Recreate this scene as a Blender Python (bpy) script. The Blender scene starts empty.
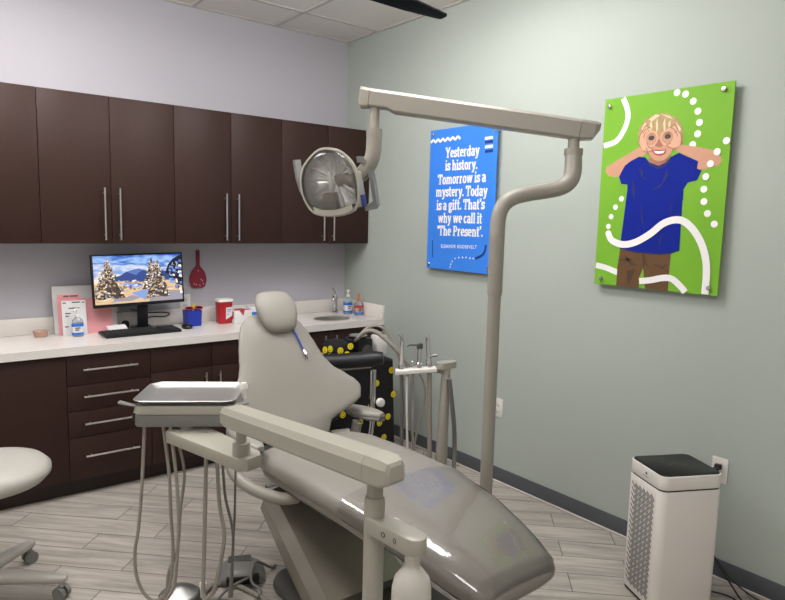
import bpy, bmesh, math, random
from mathutils import Vector as V, Matrix
random.seed(7)
SC = bpy.context.scene
COL = SC.collection
PI = math.pi
DATA = {'G': {'board': [[2.34, 2.213], [2.972, 2.214], [2.978, 1.292], [2.351, 1.288]], 'hair': [[2.551, 1.963], [2.537, 1.996], [2.544, 2.01], [2.532, 2.034], [2.545, 2.045], [2.54, 2.063], [2.561, 2.075], [2.565, 2.092], [2.587, 2.096], [2.599, 2.111], [2.624, 2.107], [2.64, 2.118], [2.659, 2.109], [2.679, 2.112], [2.698, 2.098], [2.719, 2.091], [2.732, 2.074], [2.748, 2.058], [2.751, 2.042], [2.763, 2.024], [2.758, 2.006], [2.765, 1.984], [2.757, 1.958], [2.73, 1.955], [2.717, 2.005], [2.584, 2.017], [2.582, 1.946]], 'face': [[2.581, 2.025], [2.586, 1.967], [2.595, 1.933], [2.615, 1.909], [2.652, 1.892], [2.687, 1.899], [2.711, 1.926], [2.72, 1.965], [2.718, 2.013], [2.689, 2.04], [2.648, 2.052], [2.609, 2.048]], 'neck': [[2.614, 1.915], [2.691, 1.907], [2.709, 1.889], [2.667, 1.867], [2.622, 1.882], [2.597, 1.904]], 'fringe': [[2.565, 2.019], [2.555, 2.061], [2.578, 2.094], [2.613, 2.109], [2.657, 2.111], [2.701, 2.095], [2.736, 2.066], [2.75, 2.003], [2.728, 2.028], [2.717, 2.012], [2.702, 2.032], [2.696, 2.01], [2.681, 2.031], [2.672, 2.009], [2.656, 2.03], [2.646, 2.007], [2.631, 2.036], [2.618, 2.014], [2.606, 2.04], [2.596, 2.019], [2.584, 2.04]], 'outl': [[[2.555, 1.968], [2.545, 1.988], [2.55, 2.023], [2.562, 2.042], [2.569, 2.06], [2.582, 2.062], [2.59, 2.053], [2.601, 2.055]], [[2.571, 1.947], [2.592, 1.94], [2.612, 1.944], [2.618, 1.952], [2.597, 1.965], [2.588, 1.983]], [[2.693, 2.046], [2.706, 2.043], [2.712, 2.054], [2.726, 2.048], [2.737, 2.028], [2.751, 2.009], [2.756, 1.99], [2.756, 1.962]], [[2.739, 1.949], [2.722, 1.947], [2.695, 1.957], [2.688, 1.964], [2.707, 1.974]], [[2.586, 1.959], [2.6, 1.929], [2.618, 1.908], [2.652, 1.892], [2.687, 1.899], [2.708, 1.922]]], 'ear': [[2.75, 1.963], [2.721, 1.955], [2.731, 1.944]], 'strand': [[[2.601, 2.089], [2.61, 2.056], [2.601, 2.028], [2.594, 2.065]], [[2.632, 2.094], [2.639, 2.045], [2.632, 2.025], [2.625, 2.071]], [[2.671, 2.094], [2.675, 2.041], [2.669, 2.022], [2.662, 2.067]], [[2.698, 2.079], [2.698, 2.047], [2.693, 2.028], [2.687, 2.064]], [[2.587, 2.091], [2.621, 2.112], [2.644, 2.105], [2.606, 2.081]], [[2.648, 2.11], [2.693, 2.096], [2.711, 2.078], [2.676, 2.094]], [[2.721, 2.069], [2.75, 2.034], [2.746, 2.011], [2.733, 2.044]], [[2.553, 2.053], [2.57, 2.08], [2.577, 2.075], [2.564, 2.039]]], 'hand_left': [[2.555, 1.968], [2.545, 1.988], [2.55, 2.023], [2.562, 2.042], [2.569, 2.06], [2.582, 2.062], [2.59, 2.053], [2.601, 2.055], [2.605, 2.045], [2.589, 2.038], [2.58, 2.021], [2.587, 2.004], [2.588, 1.983], [2.597, 1.965], [2.618, 1.952], [2.612, 1.944], [2.592, 1.94], [2.571, 1.947]], 'hand_right': [[2.692, 2.035], [2.693, 2.046], [2.706, 2.043], [2.712, 2.054], [2.726, 2.048], [2.737, 2.028], [2.751, 2.009], [2.756, 1.99], [2.756, 1.962], [2.739, 1.949], [2.722, 1.947], [2.695, 1.957], [2.688, 1.964], [2.707, 1.974], [2.716, 1.993], [2.713, 2.014], [2.702, 2.032]], 'fing': [[[2.565, 2.027], [2.574, 2.043], [2.59, 2.049]], [[2.57, 2.006], [2.572, 2.022], [2.579, 2.031]], [[2.731, 2.02], [2.72, 2.032], [2.704, 2.039]], [[2.738, 2.0], [2.732, 2.014], [2.719, 2.024]]], 'ringL': [2.608, 2.0], 'ringR': [2.689, 2.0], 'rr': 0.029999999999999805, 'brow': [[[2.597, 2.018], [2.61, 2.023], [2.627, 2.017]], [[2.671, 2.015], [2.686, 2.019], [2.704, 2.013]]], 'nose': [[2.636, 1.992], [2.65, 1.993], [2.661, 1.987], [2.67, 1.965], [2.656, 1.957], [2.638, 1.962], [2.629, 1.968]], 'mouth': [[2.612, 1.944], [2.63, 1.949], [2.661, 1.945], [2.687, 1.947], [2.685, 1.927], [2.663, 1.917], [2.636, 1.922]], 'teeth': [[2.624, 1.943], [2.657, 1.939], [2.681, 1.941], [2.673, 1.93], [2.649, 1.928], [2.634, 1.932]], 'armL': [[2.553, 1.968], [2.574, 1.966], [2.599, 1.943], [2.487, 1.867], [2.485, 1.833], [2.421, 1.83], [2.387, 1.838], [2.371, 1.858], [2.375, 1.882]], 'armR': [[2.724, 1.969], [2.759, 1.962], [2.83, 1.947], [2.911, 1.926], [2.938, 1.901], [2.945, 1.88], [2.933, 1.859], [2.87, 1.845], [2.834, 1.847], [2.835, 1.886], [2.749, 1.929], [2.715, 1.949]], 'armRs': [[2.933, 1.859], [2.87, 1.845], [2.834, 1.847], [2.835, 1.882], [2.884, 1.866]], 'shirt': [[2.476, 1.881], [2.504, 1.901], [2.55, 1.921], [2.582, 1.916], [2.607, 1.891], [2.654, 1.873], [2.688, 1.886], [2.712, 1.911], [2.749, 1.926], [2.841, 1.883], [2.838, 1.851], [2.86, 1.842], [2.842, 1.799], [2.802, 1.791], [2.783, 1.761], [2.785, 1.712], [2.783, 1.708], [2.786, 1.481], [2.745, 1.465], [2.691, 1.458], [2.563, 1.462], [2.479, 1.476], [2.5, 1.764], [2.498, 1.79], [2.463, 1.795], [2.449, 1.83]], 'collar': [[2.582, 1.919], [2.607, 1.889], [2.654, 1.87], [2.688, 1.883], [2.713, 1.913], [2.709, 1.889], [2.689, 1.868], [2.655, 1.857], [2.608, 1.876]], 'fold': [[[2.554, 1.869], [2.578, 1.851], [2.576, 1.825], [2.609, 1.807], [2.581, 1.813], [2.563, 1.834]], [[2.695, 1.853], [2.674, 1.789], [2.622, 1.757], [2.67, 1.772], [2.706, 1.829]], [[2.524, 1.819], [2.543, 1.767], [2.542, 1.715], [2.526, 1.75]], [[2.741, 1.742], [2.728, 1.675], [2.725, 1.599], [2.733, 1.667]], [[2.7, 1.581], [2.686, 1.529], [2.682, 1.477], [2.697, 1.53]], [[2.573, 1.71], [2.584, 1.623], [2.608, 1.562], [2.591, 1.64]]], 'hem': [[2.478, 1.484], [2.562, 1.47], [2.691, 1.466], [2.745, 1.473], [2.786, 1.489], [2.786, 1.481], [2.745, 1.465], [2.691, 1.458], [2.563, 1.462], [2.479, 1.476]], 'trousers': [[2.482, 1.475], [2.563, 1.462], [2.691, 1.458], [2.747, 1.465], [2.745, 1.378], [2.746, 1.29], [2.63, 1.288], [2.612, 1.39], [2.596, 1.344], [2.596, 1.288], [2.473, 1.288], [2.473, 1.385]], 'crease': [[[2.499, 1.45], [2.562, 1.409], [2.592, 1.402], [2.548, 1.395]], [[2.617, 1.448], [2.616, 1.412], [2.65, 1.388], [2.629, 1.413]], [[2.476, 1.422], [2.52, 1.433], [2.561, 1.427], [2.512, 1.415]], [[2.696, 1.4], [2.734, 1.386], [2.742, 1.395], [2.745, 1.378]], [[2.602, 1.46], [2.617, 1.455], [2.618, 1.39], [2.61, 1.39]], [[2.648, 1.415], [2.714, 1.406], [2.74, 1.42], [2.715, 1.391]], [[2.525, 1.37], [2.574, 1.383], [2.549, 1.318], [2.536, 1.298]]], 'rib1': [[2.412, 1.549], [2.435, 1.516], [2.495, 1.498], [2.564, 1.512], [2.637, 1.554], [2.698, 1.603], [2.755, 1.622], [2.803, 1.613], [2.854, 1.568], [2.897, 1.496], [2.919, 1.408], [2.921, 1.292]], 'rib2': [[2.349, 1.386], [2.411, 1.376], [2.475, 1.357]], 'rib3': [[2.598, 1.325], [2.655, 1.334], [2.718, 1.35], [2.763, 1.349], [2.81, 1.315], [2.83, 1.29]], 'arc': [[2.443, 2.213], [2.468, 2.158], [2.476, 2.11], [2.459, 2.055], [2.419, 2.004], [2.338, 1.987]], 'dots': [[2.717, 2.209], [2.758, 2.185], [2.796, 2.149], [2.821, 2.103], [2.832, 2.053], [2.828, 2.004], [2.809, 1.958], [2.959, 1.963], [2.923, 1.919], [2.898, 1.869], [2.882, 1.814], [2.876, 1.759], [2.881, 1.705], [2.901, 1.652], [2.935, 1.606]], 'dotsL': [[2.47, 1.722], [2.44, 1.681], [2.419, 1.634], [2.407, 1.585]], 'stand': [[2.375, 2.175], [2.932, 2.182], [2.384, 1.322], [2.936, 1.323]]}, 'B': {'board': [[1.035, 2.191], [1.643, 2.165], [1.611, 1.282], [1.034, 1.277]], 'lines': [['Yesterday', [1.184, 1.998], [1.485, 1.997]], ['is history.', [1.185, 1.918], [1.474, 1.914]], ['Tomorrow is a', [1.12, 1.83], [1.549, 1.835]], ['mystery. Today', [1.104, 1.753], [1.566, 1.751]], ["is a gift. That's", [1.114, 1.665], [1.548, 1.671]], ['why we call it', [1.133, 1.583], [1.531, 1.585]], ["'The Present'.", [1.128, 1.5], [1.543, 1.504]], ['ELEANOR ROOSEVELT', [1.17, 1.421], [1.494, 1.429]]], 'squig': [[1.039, 2.111], [1.315, 2.115]], 'bars': [[[1.527, 2.092], [1.592, 2.093]], [[1.528, 2.069], [1.593, 2.071]], [[1.53, 2.041], [1.595, 2.043]], [[1.531, 2.014], [1.597, 2.016]]], 'vline': [[1.085, 1.465], [1.091, 1.352]], 'arc': [[1.571, 1.456], [1.565, 1.419], [1.542, 1.391], [1.487, 1.367]], 'dots': [[1.469, 1.368], [1.44, 1.368], [1.406, 1.37], [1.374, 1.368], [1.341, 1.366], [1.306, 1.358], [1.282, 1.338], [1.269, 1.319], [1.264, 1.301]], 'stand': [[1.063, 2.154], [1.616, 2.135], [1.062, 1.31], [1.601, 1.318]]}, 'hoses': [[[-2.209, -1.985, 0.814], [-2.228, -2.002, 0.608], [-2.246, -2.011, 0.455], [-2.26, -2.012, 0.374], [-2.261, -2.024, 0.293], [-2.246, -2.045, 0.232], [-2.22, -2.071, 0.203], [-2.191, -2.092, 0.214], [-2.167, -2.104, 0.26], [-2.152, -2.096, 0.387], [-2.151, -2.078, 0.509], [-2.148, -2.057, 0.661], [-2.154, -2.028, 0.818]], [[-2.144, -2.076, 0.814], [-2.138, -2.106, 0.644], [-2.141, -2.127, 0.494], [-2.152, -2.137, 0.373], [-2.166, -2.141, 0.272], [-2.194, -2.128, 0.217]], [[-2.115, -2.051, 0.791], [-2.101, -2.082, 0.659], [-2.119, -2.088, 0.526], [-2.136, -2.097, 0.383], [-2.165, -2.086, 0.3], [-2.175, -2.09, 0.229], [-2.189, -2.085, 0.187]], [[-2.055, -2.175, 0.794], [-2.073, -2.201, 0.535], [-2.088, -2.219, 0.336], [-2.092, -2.228, 0.262], [-2.081, -2.239, 0.245], [-2.06, -2.25, 0.282], [-2.034, -2.253, 0.397], [-2.023, -2.249, 0.477], [-2.031, -2.226, 0.586], [-2.027, -2.197, 0.795]], [[-1.992, -2.163, 0.778], [-1.994, -2.19, 0.595], [-1.98, -2.219, 0.474], [-1.982, -2.231, 0.393], [-2.001, -2.242, 0.22]], [[-1.945, -2.176, 0.687], [-1.958, -2.194, 0.501], [-1.97, -2.204, 0.378], [-1.983, -2.221, 0.203]]], 'mouthhose': 0, 'P': {'armN': [-1.988, -3.126, 0.982], 'armF': [-2.062, -2.405, 0.939], 'holder': [[-1.997, -3.098, 0.786], [-1.983, -3.233, 0.817]], 'bottle': [-1.99, -3.237, 0.754], 'knuck': [-2.032, -2.392, 0.84], 'lightarm': [[-0.611, -2.68, 1.968], [-1.282, -1.983, 2.101]], 'neck': [[-0.662, -2.63, 1.941], [-0.666, -2.635, 1.884], [-0.676, -2.645, 1.81], [-0.694, -2.645, 1.764], [-0.73, -2.627, 1.735], [-0.783, -2.594, 1.719], [-0.864, -2.558, 1.704], [-0.91, -2.53, 1.686], [-0.944, -2.514, 1.655], [-0.961, -2.509, 1.606], [-0.969, -2.513, 1.534]], 'lneck': [[-1.237, -2.031, 2.068], [-1.245, -2.04, 1.925], [-1.25, -2.035, 1.849], [-1.269, -2.003, 1.791], [-1.313, -1.963, 1.743]], 'lhead': [-1.39, -1.94, 1.743], 'bib': [[-1.378, -1.584, 1.107], [-1.382, -1.639, 1.066], [-1.396, -1.7, 1.014], [-1.413, -1.758, 0.969]]}}
LIGHTS = [(-1.10, -2.0, 'white ceiling light panel with added glowing sides above the dental chair', 'glow_strong'), (-2.5, -1.3, 'white ceiling light panel with added glowing sides nearest the cupboards', 'glow_soft'), (-2.5, -3.9, 'added fill light panel with glowing sides, out of view above the camera', 'glow_fill')]  # panel above the camera is an added fill lamp for even light
GLOW = (11, 11, 6)
DROP = .12  # diffuser depth, made up so its glowing sides brighten the ceiling
EXPO = 0.77
WM = {}          # world matrix of every object, kept by hand

# ------------------------------------------------------------------ materials
def lin(h):
    h = h.lstrip('#')
    f = lambda c: c/12.92 if c <= .04045 else ((c+.055)/1.055)**2.4
    return tuple(f(int(h[i:i+2], 16)/255) for i in (0, 2, 4)) + (1,)
MATS = {}
def mat(name, col, rough=.5, metal=0, bump=0, bscale=80, var=0, vscale=6, coat=0, spec=.5, trans=0, emit=0, ior=1.45, stretch=None):
    m = bpy.data.materials.new(name); m.use_nodes = True
    nt = m.node_tree; b = nt.nodes['Principled BSDF']; L = nt.links.new
    c = lin(col) if isinstance(col, str) else col
    b.inputs['Base Color'].default_value = c
    b.inputs['Roughness'].default_value = rough; b.inputs['Metallic'].default_value = metal
    b.inputs['Specular IOR Level'].default_value = spec
    b.inputs['Coat Weight'].default_value = coat; b.inputs['Coat Roughness'].default_value = .08
    b.inputs['Transmission Weight'].default_value = trans; b.inputs['IOR'].default_value = ior
    if emit:
        b.inputs['Emission Color'].default_value = c; b.inputs['Emission Strength'].default_value = emit
    tc = nt.nodes.new('ShaderNodeTexCoord'); mp = nt.nodes.new('ShaderNodeMapping')
    L(tc.outputs['Object'], mp.inputs[0])
    if stretch: mp.inputs['Scale'].default_value = stretch
    if var:
        n = nt.nodes.new('ShaderNodeTexNoise'); n.inputs['Scale'].default_value = vscale; n.inputs['Detail'].default_value = 6
        L(mp.outputs[0], n.inputs['Vector'])
        r = nt.nodes.new('ShaderNodeMixRGB'); r.blend_type = 'MIX'
        r.inputs[1].default_value = tuple(max(0, x*(1-var)) for x in c[:3])+(1,)
        r.inputs[2].default_value = tuple(min(1, x*(1+var)) for x in c[:3])+(1,)
        L(n.outputs[0], r.inputs[0]); L(r.outputs[0], b.inputs['Base Color'])
    if bump:
        n = nt.nodes.new('ShaderNodeTexNoise'); n.inputs['Scale'].default_value = bscale; n.inputs['Detail'].default_value = 3
        L(mp.outputs[0], n.inputs['Vector'])
        bp = nt.nodes.new('ShaderNodeBump'); bp.inputs['Strength'].default_value = bump; bp.inputs['Distance'].default_value = .002
        L(n.outputs[0], bp.inputs['Height']); L(bp.outputs[0], b.inputs['Normal'])
    MATS[name] = m
    return m

mat('wall_green', '#abb3ac', .7, bump=.25, bscale=160, var=.025, vscale=2)
mat('wall_lavender', '#b5b3bb', .7, bump=.25, bscale=160, var=.025, vscale=2)
mat('wall_plain', '#eceae6', .8, var=.02)
mat('baseboard', '#52555a', .45, var=.06)
mat('tile_white', '#efeae5', .9, bump=.25, bscale=260, var=.06, vscale=260)
mat('grid_white', '#c4bfba', .55, var=.02)
mat('espresso', '#33201b', .5, var=.2, vscale=14, stretch=(9, 9, .5), bump=.08, bscale=40, spec=.3)
mat('espresso_edge', '#241612', .4, var=.15)
mat('quartz', '#ddd8d3', .22, var=.03, vscale=90, spec=.5)
mat('steel', '#d2d0cb', .28, metal=1, bump=.05, bscale=60, var=.04)
mat('chrome', '#cfcfcf', .1, metal=1, var=.01)
mat('tray_steel', '#bfbebc', .42, metal=1, var=.03)
mat('vinyl', '#918d86', .42, bump=.12, bscale=220, var=.02, vscale=5)
mat('vinyl_light', '#99968f', .42, bump=.12, bscale=220, var=.02)
mat('plastic_beige', '#a5a297', .35, var=.02, vscale=8, bump=.05, bscale=90)
mat('plastic_taupe', '#979289', .35, var=.02, vscale=8)
mat('plastic_grey', '#787774', .4, var=.03)
mat('plastic_grey_dark', '#54534f', .45, var=.04)
mat('plastic_cover_base', '#8f8b82', .32, var=.02)
mat('lift_paint', '#858075', .22, coat=.4, var=.02)
mat('hose_grey', '#938e85', .45, var=.03)
mat('hose_dark', '#6d6c69', .45, var=.04)
mat('rubber', '#232323', .6, var=.1)
mat('black_plastic', '#141416', .35, var=.1)
mat('black_vinyl', '#1c1d21', .42, bump=.15, bscale=150, var=.1)
mat('black_gloss', '#0a0b0d', .3, var=.05, spec=.25)
mat('white_plastic', '#e2dfdb', .35, var=.015)
mat('white_frost', '#dcd8d0', .3, trans=.25, var=.02)
mat('paper', '#d9d9da', .75, var=.02, vscale=20)
mat('paper_cream', '#d8d4cf', .7, var=.02)
mat('ink', '#4a4a50', .8, var=.05)
mat('pink_card', '#e09a9e', .7, var=.04, vscale=20)
mat('blue_paint', '#1c35a0', .4, var=.05)
mat('blue_label', '#2f6fd0', .5, var=.04)
mat('red_plastic', '#a81c26', .32, var=.05)
mat('red_foam', '#8f2338', .55, var=.08)
mat('red_ink', '#b6303a', .6, var=.05)
mat('yellow', '#e0cc1e', .5, var=.05)
mat('orange', '#d8743c', .5, var=.05)
mat('stool_vinyl', '#b5b2ab', .38, bump=.1, bscale=200, var=.02)
mat('stool_base', '#a9a69f', .3, var=.02)
mat('fan_black', '#0c0d11', .75, var=.1, spec=.2)
mat('purifier_white', '#e3ded9', .35, var=.012)
mat('logo_blue', '#5b6f9c', .5, var=.02)
mat('screen_off', '#0c0d10', .2, var=.05)
mat('fabric_black', '#131214', .85, bump=.5, bscale=300, var=.15, vscale=40)
mat('smile_brown', '#5e4736', .8, var=.1)
mat('poster_green', '#78b034', .55, var=.08, vscale=3, spec=.25)
mat('poster_edge', '#3c4a34', .4, var=.05)
mat('poster_blue', '#3b84ea', .4, var=.025, vscale=3)
mat('poster_navy', '#1e3478', .5, var=.03)
mat('poster_white', '#f0eeee', .5, var=.01)
mat('skin', '#c9967a', .6, var=.07, vscale=30)
mat('skin_light', '#d6a78c', .6, var=.05, vscale=30)
mat('skin_shade', '#a9705a', .6, var=.05, vscale=30)
mat('hair_blond', '#b09468', .7, var=.25, vscale=60)
mat('hair_light', '#d9cba8', .7, var=.15, vscale=60)
mat('lips', '#a8504e', .6, var=.05)
mat('eye_dark', '#4a3a34', .5, var=.05)
mat('shirt_blue', '#14268c', .7, var=.12, vscale=12, spec=.15)
mat('shirt_navy', '#0f1c66', .6, var=.1, vscale=12)
mat('khaki', '#634629', .6, var=.15, vscale=25)
mat('khaki_dark', '#4e382a', .6, var=.15, vscale=25)
mat('grip_blue', '#28367a', .5, bump=.4, bscale=300, var=.1)
mat('kaleido', '#eceae5', .2, metal=.2, bump=.4, bscale=25, var=.3, vscale=22)  # pale mottled colour stands in for bright reflections in the mirror facets
mat('cord_blue', '#2648a8', .5, var=.04)
mat('clear_soap', '#c9d8e0', .15, trans=.6, var=.03)
mat('amber_soap', '#e3bfae', .15, trans=.5, var=.03)
mat('clear_bottle', '#d6dade', .12, trans=.7, var=.02)

def glassy(name, tint, gloss=.12, rough=.03, wrinkle=0):
    m = bpy.data.materials.new(name); m.use_nodes = True; nt = m.node_tree; L = nt.links.new
    for n in list(nt.nodes):
        if n.type != 'OUTPUT_MATERIAL': nt.nodes.remove(n)
    out = nt.nodes['Material Output']
    t = nt.nodes.new('ShaderNodeBsdfTransparent'); t.inputs[0].default_value = lin(tint)
    g = nt.nodes.new('ShaderNodeBsdfGlossy'); g.inputs['Roughness'].default_value = rough
    lw = nt.nodes.new('ShaderNodeFresnel'); lw.inputs['IOR'].default_value = 1.5 if not wrinkle else 1.36
    mth = nt.nodes.new('ShaderNodeMath'); mth.operation = 'MULTIPLY_ADD'; mth.inputs[1].default_value = 1.0; mth.inputs[2].default_value = gloss
    mx = nt.nodes.new('ShaderNodeMixShader')
    L(lw.outputs[0], mth.inputs[0]); L(mth.outputs[0], mx.inputs[0]); L(t.outputs[0], mx.inputs[1]); L(g.outputs[0], mx.inputs[2]); L(mx.outputs[0], out.inputs[0])
    if wrinkle:
        tc = nt.nodes.new('ShaderNodeTexCoord'); n = nt.nodes.new('ShaderNodeTexNoise'); n.inputs['Scale'].default_value = 7; n.inputs['Detail'].default_value = 4; n.inputs['Distortion'].default_value = .8
        bp = nt.nodes.new('ShaderNodeBump'); bp.inputs['Strength'].default_value = wrinkle; bp.inputs['Distance'].default_value = .01
        L(tc.outputs['Object'], n.inputs['Vector']); L(n.outputs[0], bp.inputs['Height']); L(bp.outputs[0], g.inputs['Normal'])
    MATS[name] = m
glassy('lamp_glass', '#ffffff', .0)
glassy('cover_film', '#ffffff', .06, .06, .25)

def floor_mat():
    m = bpy.data.materials.new('plank_floor'); m.use_nodes = True; nt = m.node_tree; b = nt.nodes['Principled BSDF']; L = nt.links.new
    tc = nt.nodes.new('ShaderNodeTexCoord'); mp = nt.nodes.new('ShaderNodeMapping')
    mp.inputs['Rotation'].default_value = (0, 0, math.radians(45)); mp.inputs['Location'].default_value = (.21, .115, 0)
    L(tc.outputs['Object'], mp.inputs[0])
    br = nt.nodes.new('ShaderNodeTexBrick'); br.inputs['Scale'].default_value = 1; br.inputs['Brick Width'].default_value = .76; br.inputs['Row Height'].default_value = .1535
    br.inputs['Mortar Size'].default_value = .0021; br.inputs['Mortar Smooth'].default_value = .0; br.offset = .37; br.inputs['Bias'].default_value = 0
    br.inputs['Color1'].default_value = (.2, .2, .2, 1); br.inputs['Color2'].default_value = (.8, .8, .8, 1)
    L(mp.outputs[0], br.inputs['Vector'])
    m2 = nt.nodes.new('ShaderNodeMapping'); m2.inputs['Scale'].default_value = (1.3, 15, 1); L(mp.outputs[0], m2.inputs[0])
    add = nt.nodes.new('ShaderNodeVectorMath'); add.operation = 'ADD'; L(m2.outputs[0], add.inputs[0])
    sc = nt.nodes.new('ShaderNodeVectorMath'); sc.operation = 'SCALE'; sc.inputs['Scale'].default_value = 9; L(br.outputs['Color'], sc.inputs[0]); L(sc.outputs[0], add.inputs[1])
    n = nt.nodes.new('ShaderNodeTexNoise'); n.inputs['Scale'].default_value = 1.6; n.inputs['Detail'].default_value = 9; n.inputs['Roughness'].default_value = .66; n.inputs['Distortion'].default_value = .5
    L(add.outputs[0], n.inputs['Vector'])
    cr = nt.nodes.new('ShaderNodeValToRGB'); e = cr.color_ramp.elements
    e[0].position = .3; e[0].color = lin('#918a82'); e[1].position = .66; e[1].color = lin('#cac3bb')
    k = cr.color_ramp.elements.new(.5); k.color = lin('#b3aca3')
    L(n.outputs[0], cr.inputs[0])
    hv = nt.nodes.new('ShaderNodeMixRGB'); hv.blend_type = 'MULTIPLY'; hv.inputs[0].default_value = .2
    L(cr.outputs[0], hv.inputs[1]); L(br.outputs['Color'], hv.inputs[2])
    mx = nt.nodes.new('ShaderNodeMixRGB'); mx.inputs[2].default_value = lin('#554e47'); L(br.outputs['Fac'], mx.inputs[0]); L(hv.outputs[0], mx.inputs[1])
    L(mx.outputs[0], b.inputs['Base Color']); b.inputs['Roughness'].default_value = .42
    bp = nt.nodes.new('ShaderNodeBump'); bp.inputs['Strength'].default_value = .15; bp.inputs['Distance'].default_value = .002
    L(n.outputs[0], bp.inputs['Height']); L(bp.outputs[0], b.inputs['Normal'])
    MATS['plank_floor'] = m
floor_mat()

def grad_mat(name, stops, axis='Z', lo=0, hi=1, emit=0, noise=0):
    """colour bands of a printed or displayed picture, along one object axis"""
    m = bpy.data.materials.new(name); m.use_nodes = True; nt = m.node_tree; b = nt.nodes['Principled BSDF']; L = nt.links.new
    tc = nt.nodes.new('ShaderNodeTexCoord'); sp = nt.nodes.new('ShaderNodeSeparateXYZ'); L(tc.outputs['Object'], sp.inputs[0])
    mr = nt.nodes.new('ShaderNodeMapRange'); mr.inputs[1].default_value = lo; mr.inputs[2].default_value = hi; L(sp.outputs[axis], mr.inputs[0])
    cr = nt.nodes.new('ShaderNodeValToRGB')
    src = mr.outputs[0]
    if noise:
        mp = nt.nodes.new('ShaderNodeMapping'); mp.inputs['Scale'].default_value = (6, 6, 22); L(tc.outputs['Object'], mp.inputs[0])
        n = nt.nodes.new('ShaderNodeTexNoise'); n.inputs['Scale'].default_value = 1.6; n.inputs['Detail'].default_value = 6; L(mp.outputs[0], n.inputs['Vector'])
        ma = nt.nodes.new('ShaderNodeMath'); ma.operation = 'MULTIPLY_ADD'; ma.inputs[1].default_value = noise; L(n.outputs[0], ma.inputs[0]); L(src, ma.inputs[2])
        mb_ = nt.nodes.new('ShaderNodeMath'); mb_.operation = 'SUBTRACT'; mb_.inputs[1].default_value = noise*.5; L(ma.outputs[0], mb_.inputs[0]); src = mb_.outputs[0]
    L(src, cr.inputs[0]); e = cr.color_ramp.elements
    e[0].position, e[0].color = stops[0][0], lin(stops[0][1]); e[1].position, e[1].color = stops[-1][0], lin(stops[-1][1])
    for p, c in stops[1:-1]:
        k = e.new(p); k.color = lin(c)
    L(cr.outputs[0], b.inputs['Base Color']); b.inputs['Roughness'].default_value = .35
    if emit:
        b.inputs['Base Color'].default_value = (0, 0, 0, 1)
        for l in list(nt.links):
            if l.to_socket == b.inputs['Base Color']: nt.links.remove(l)
        L(cr.outputs[0], b.inputs['Emission Color']); b.inputs['Emission Strength'].default_value = emit
    MATS[name] = m

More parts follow.
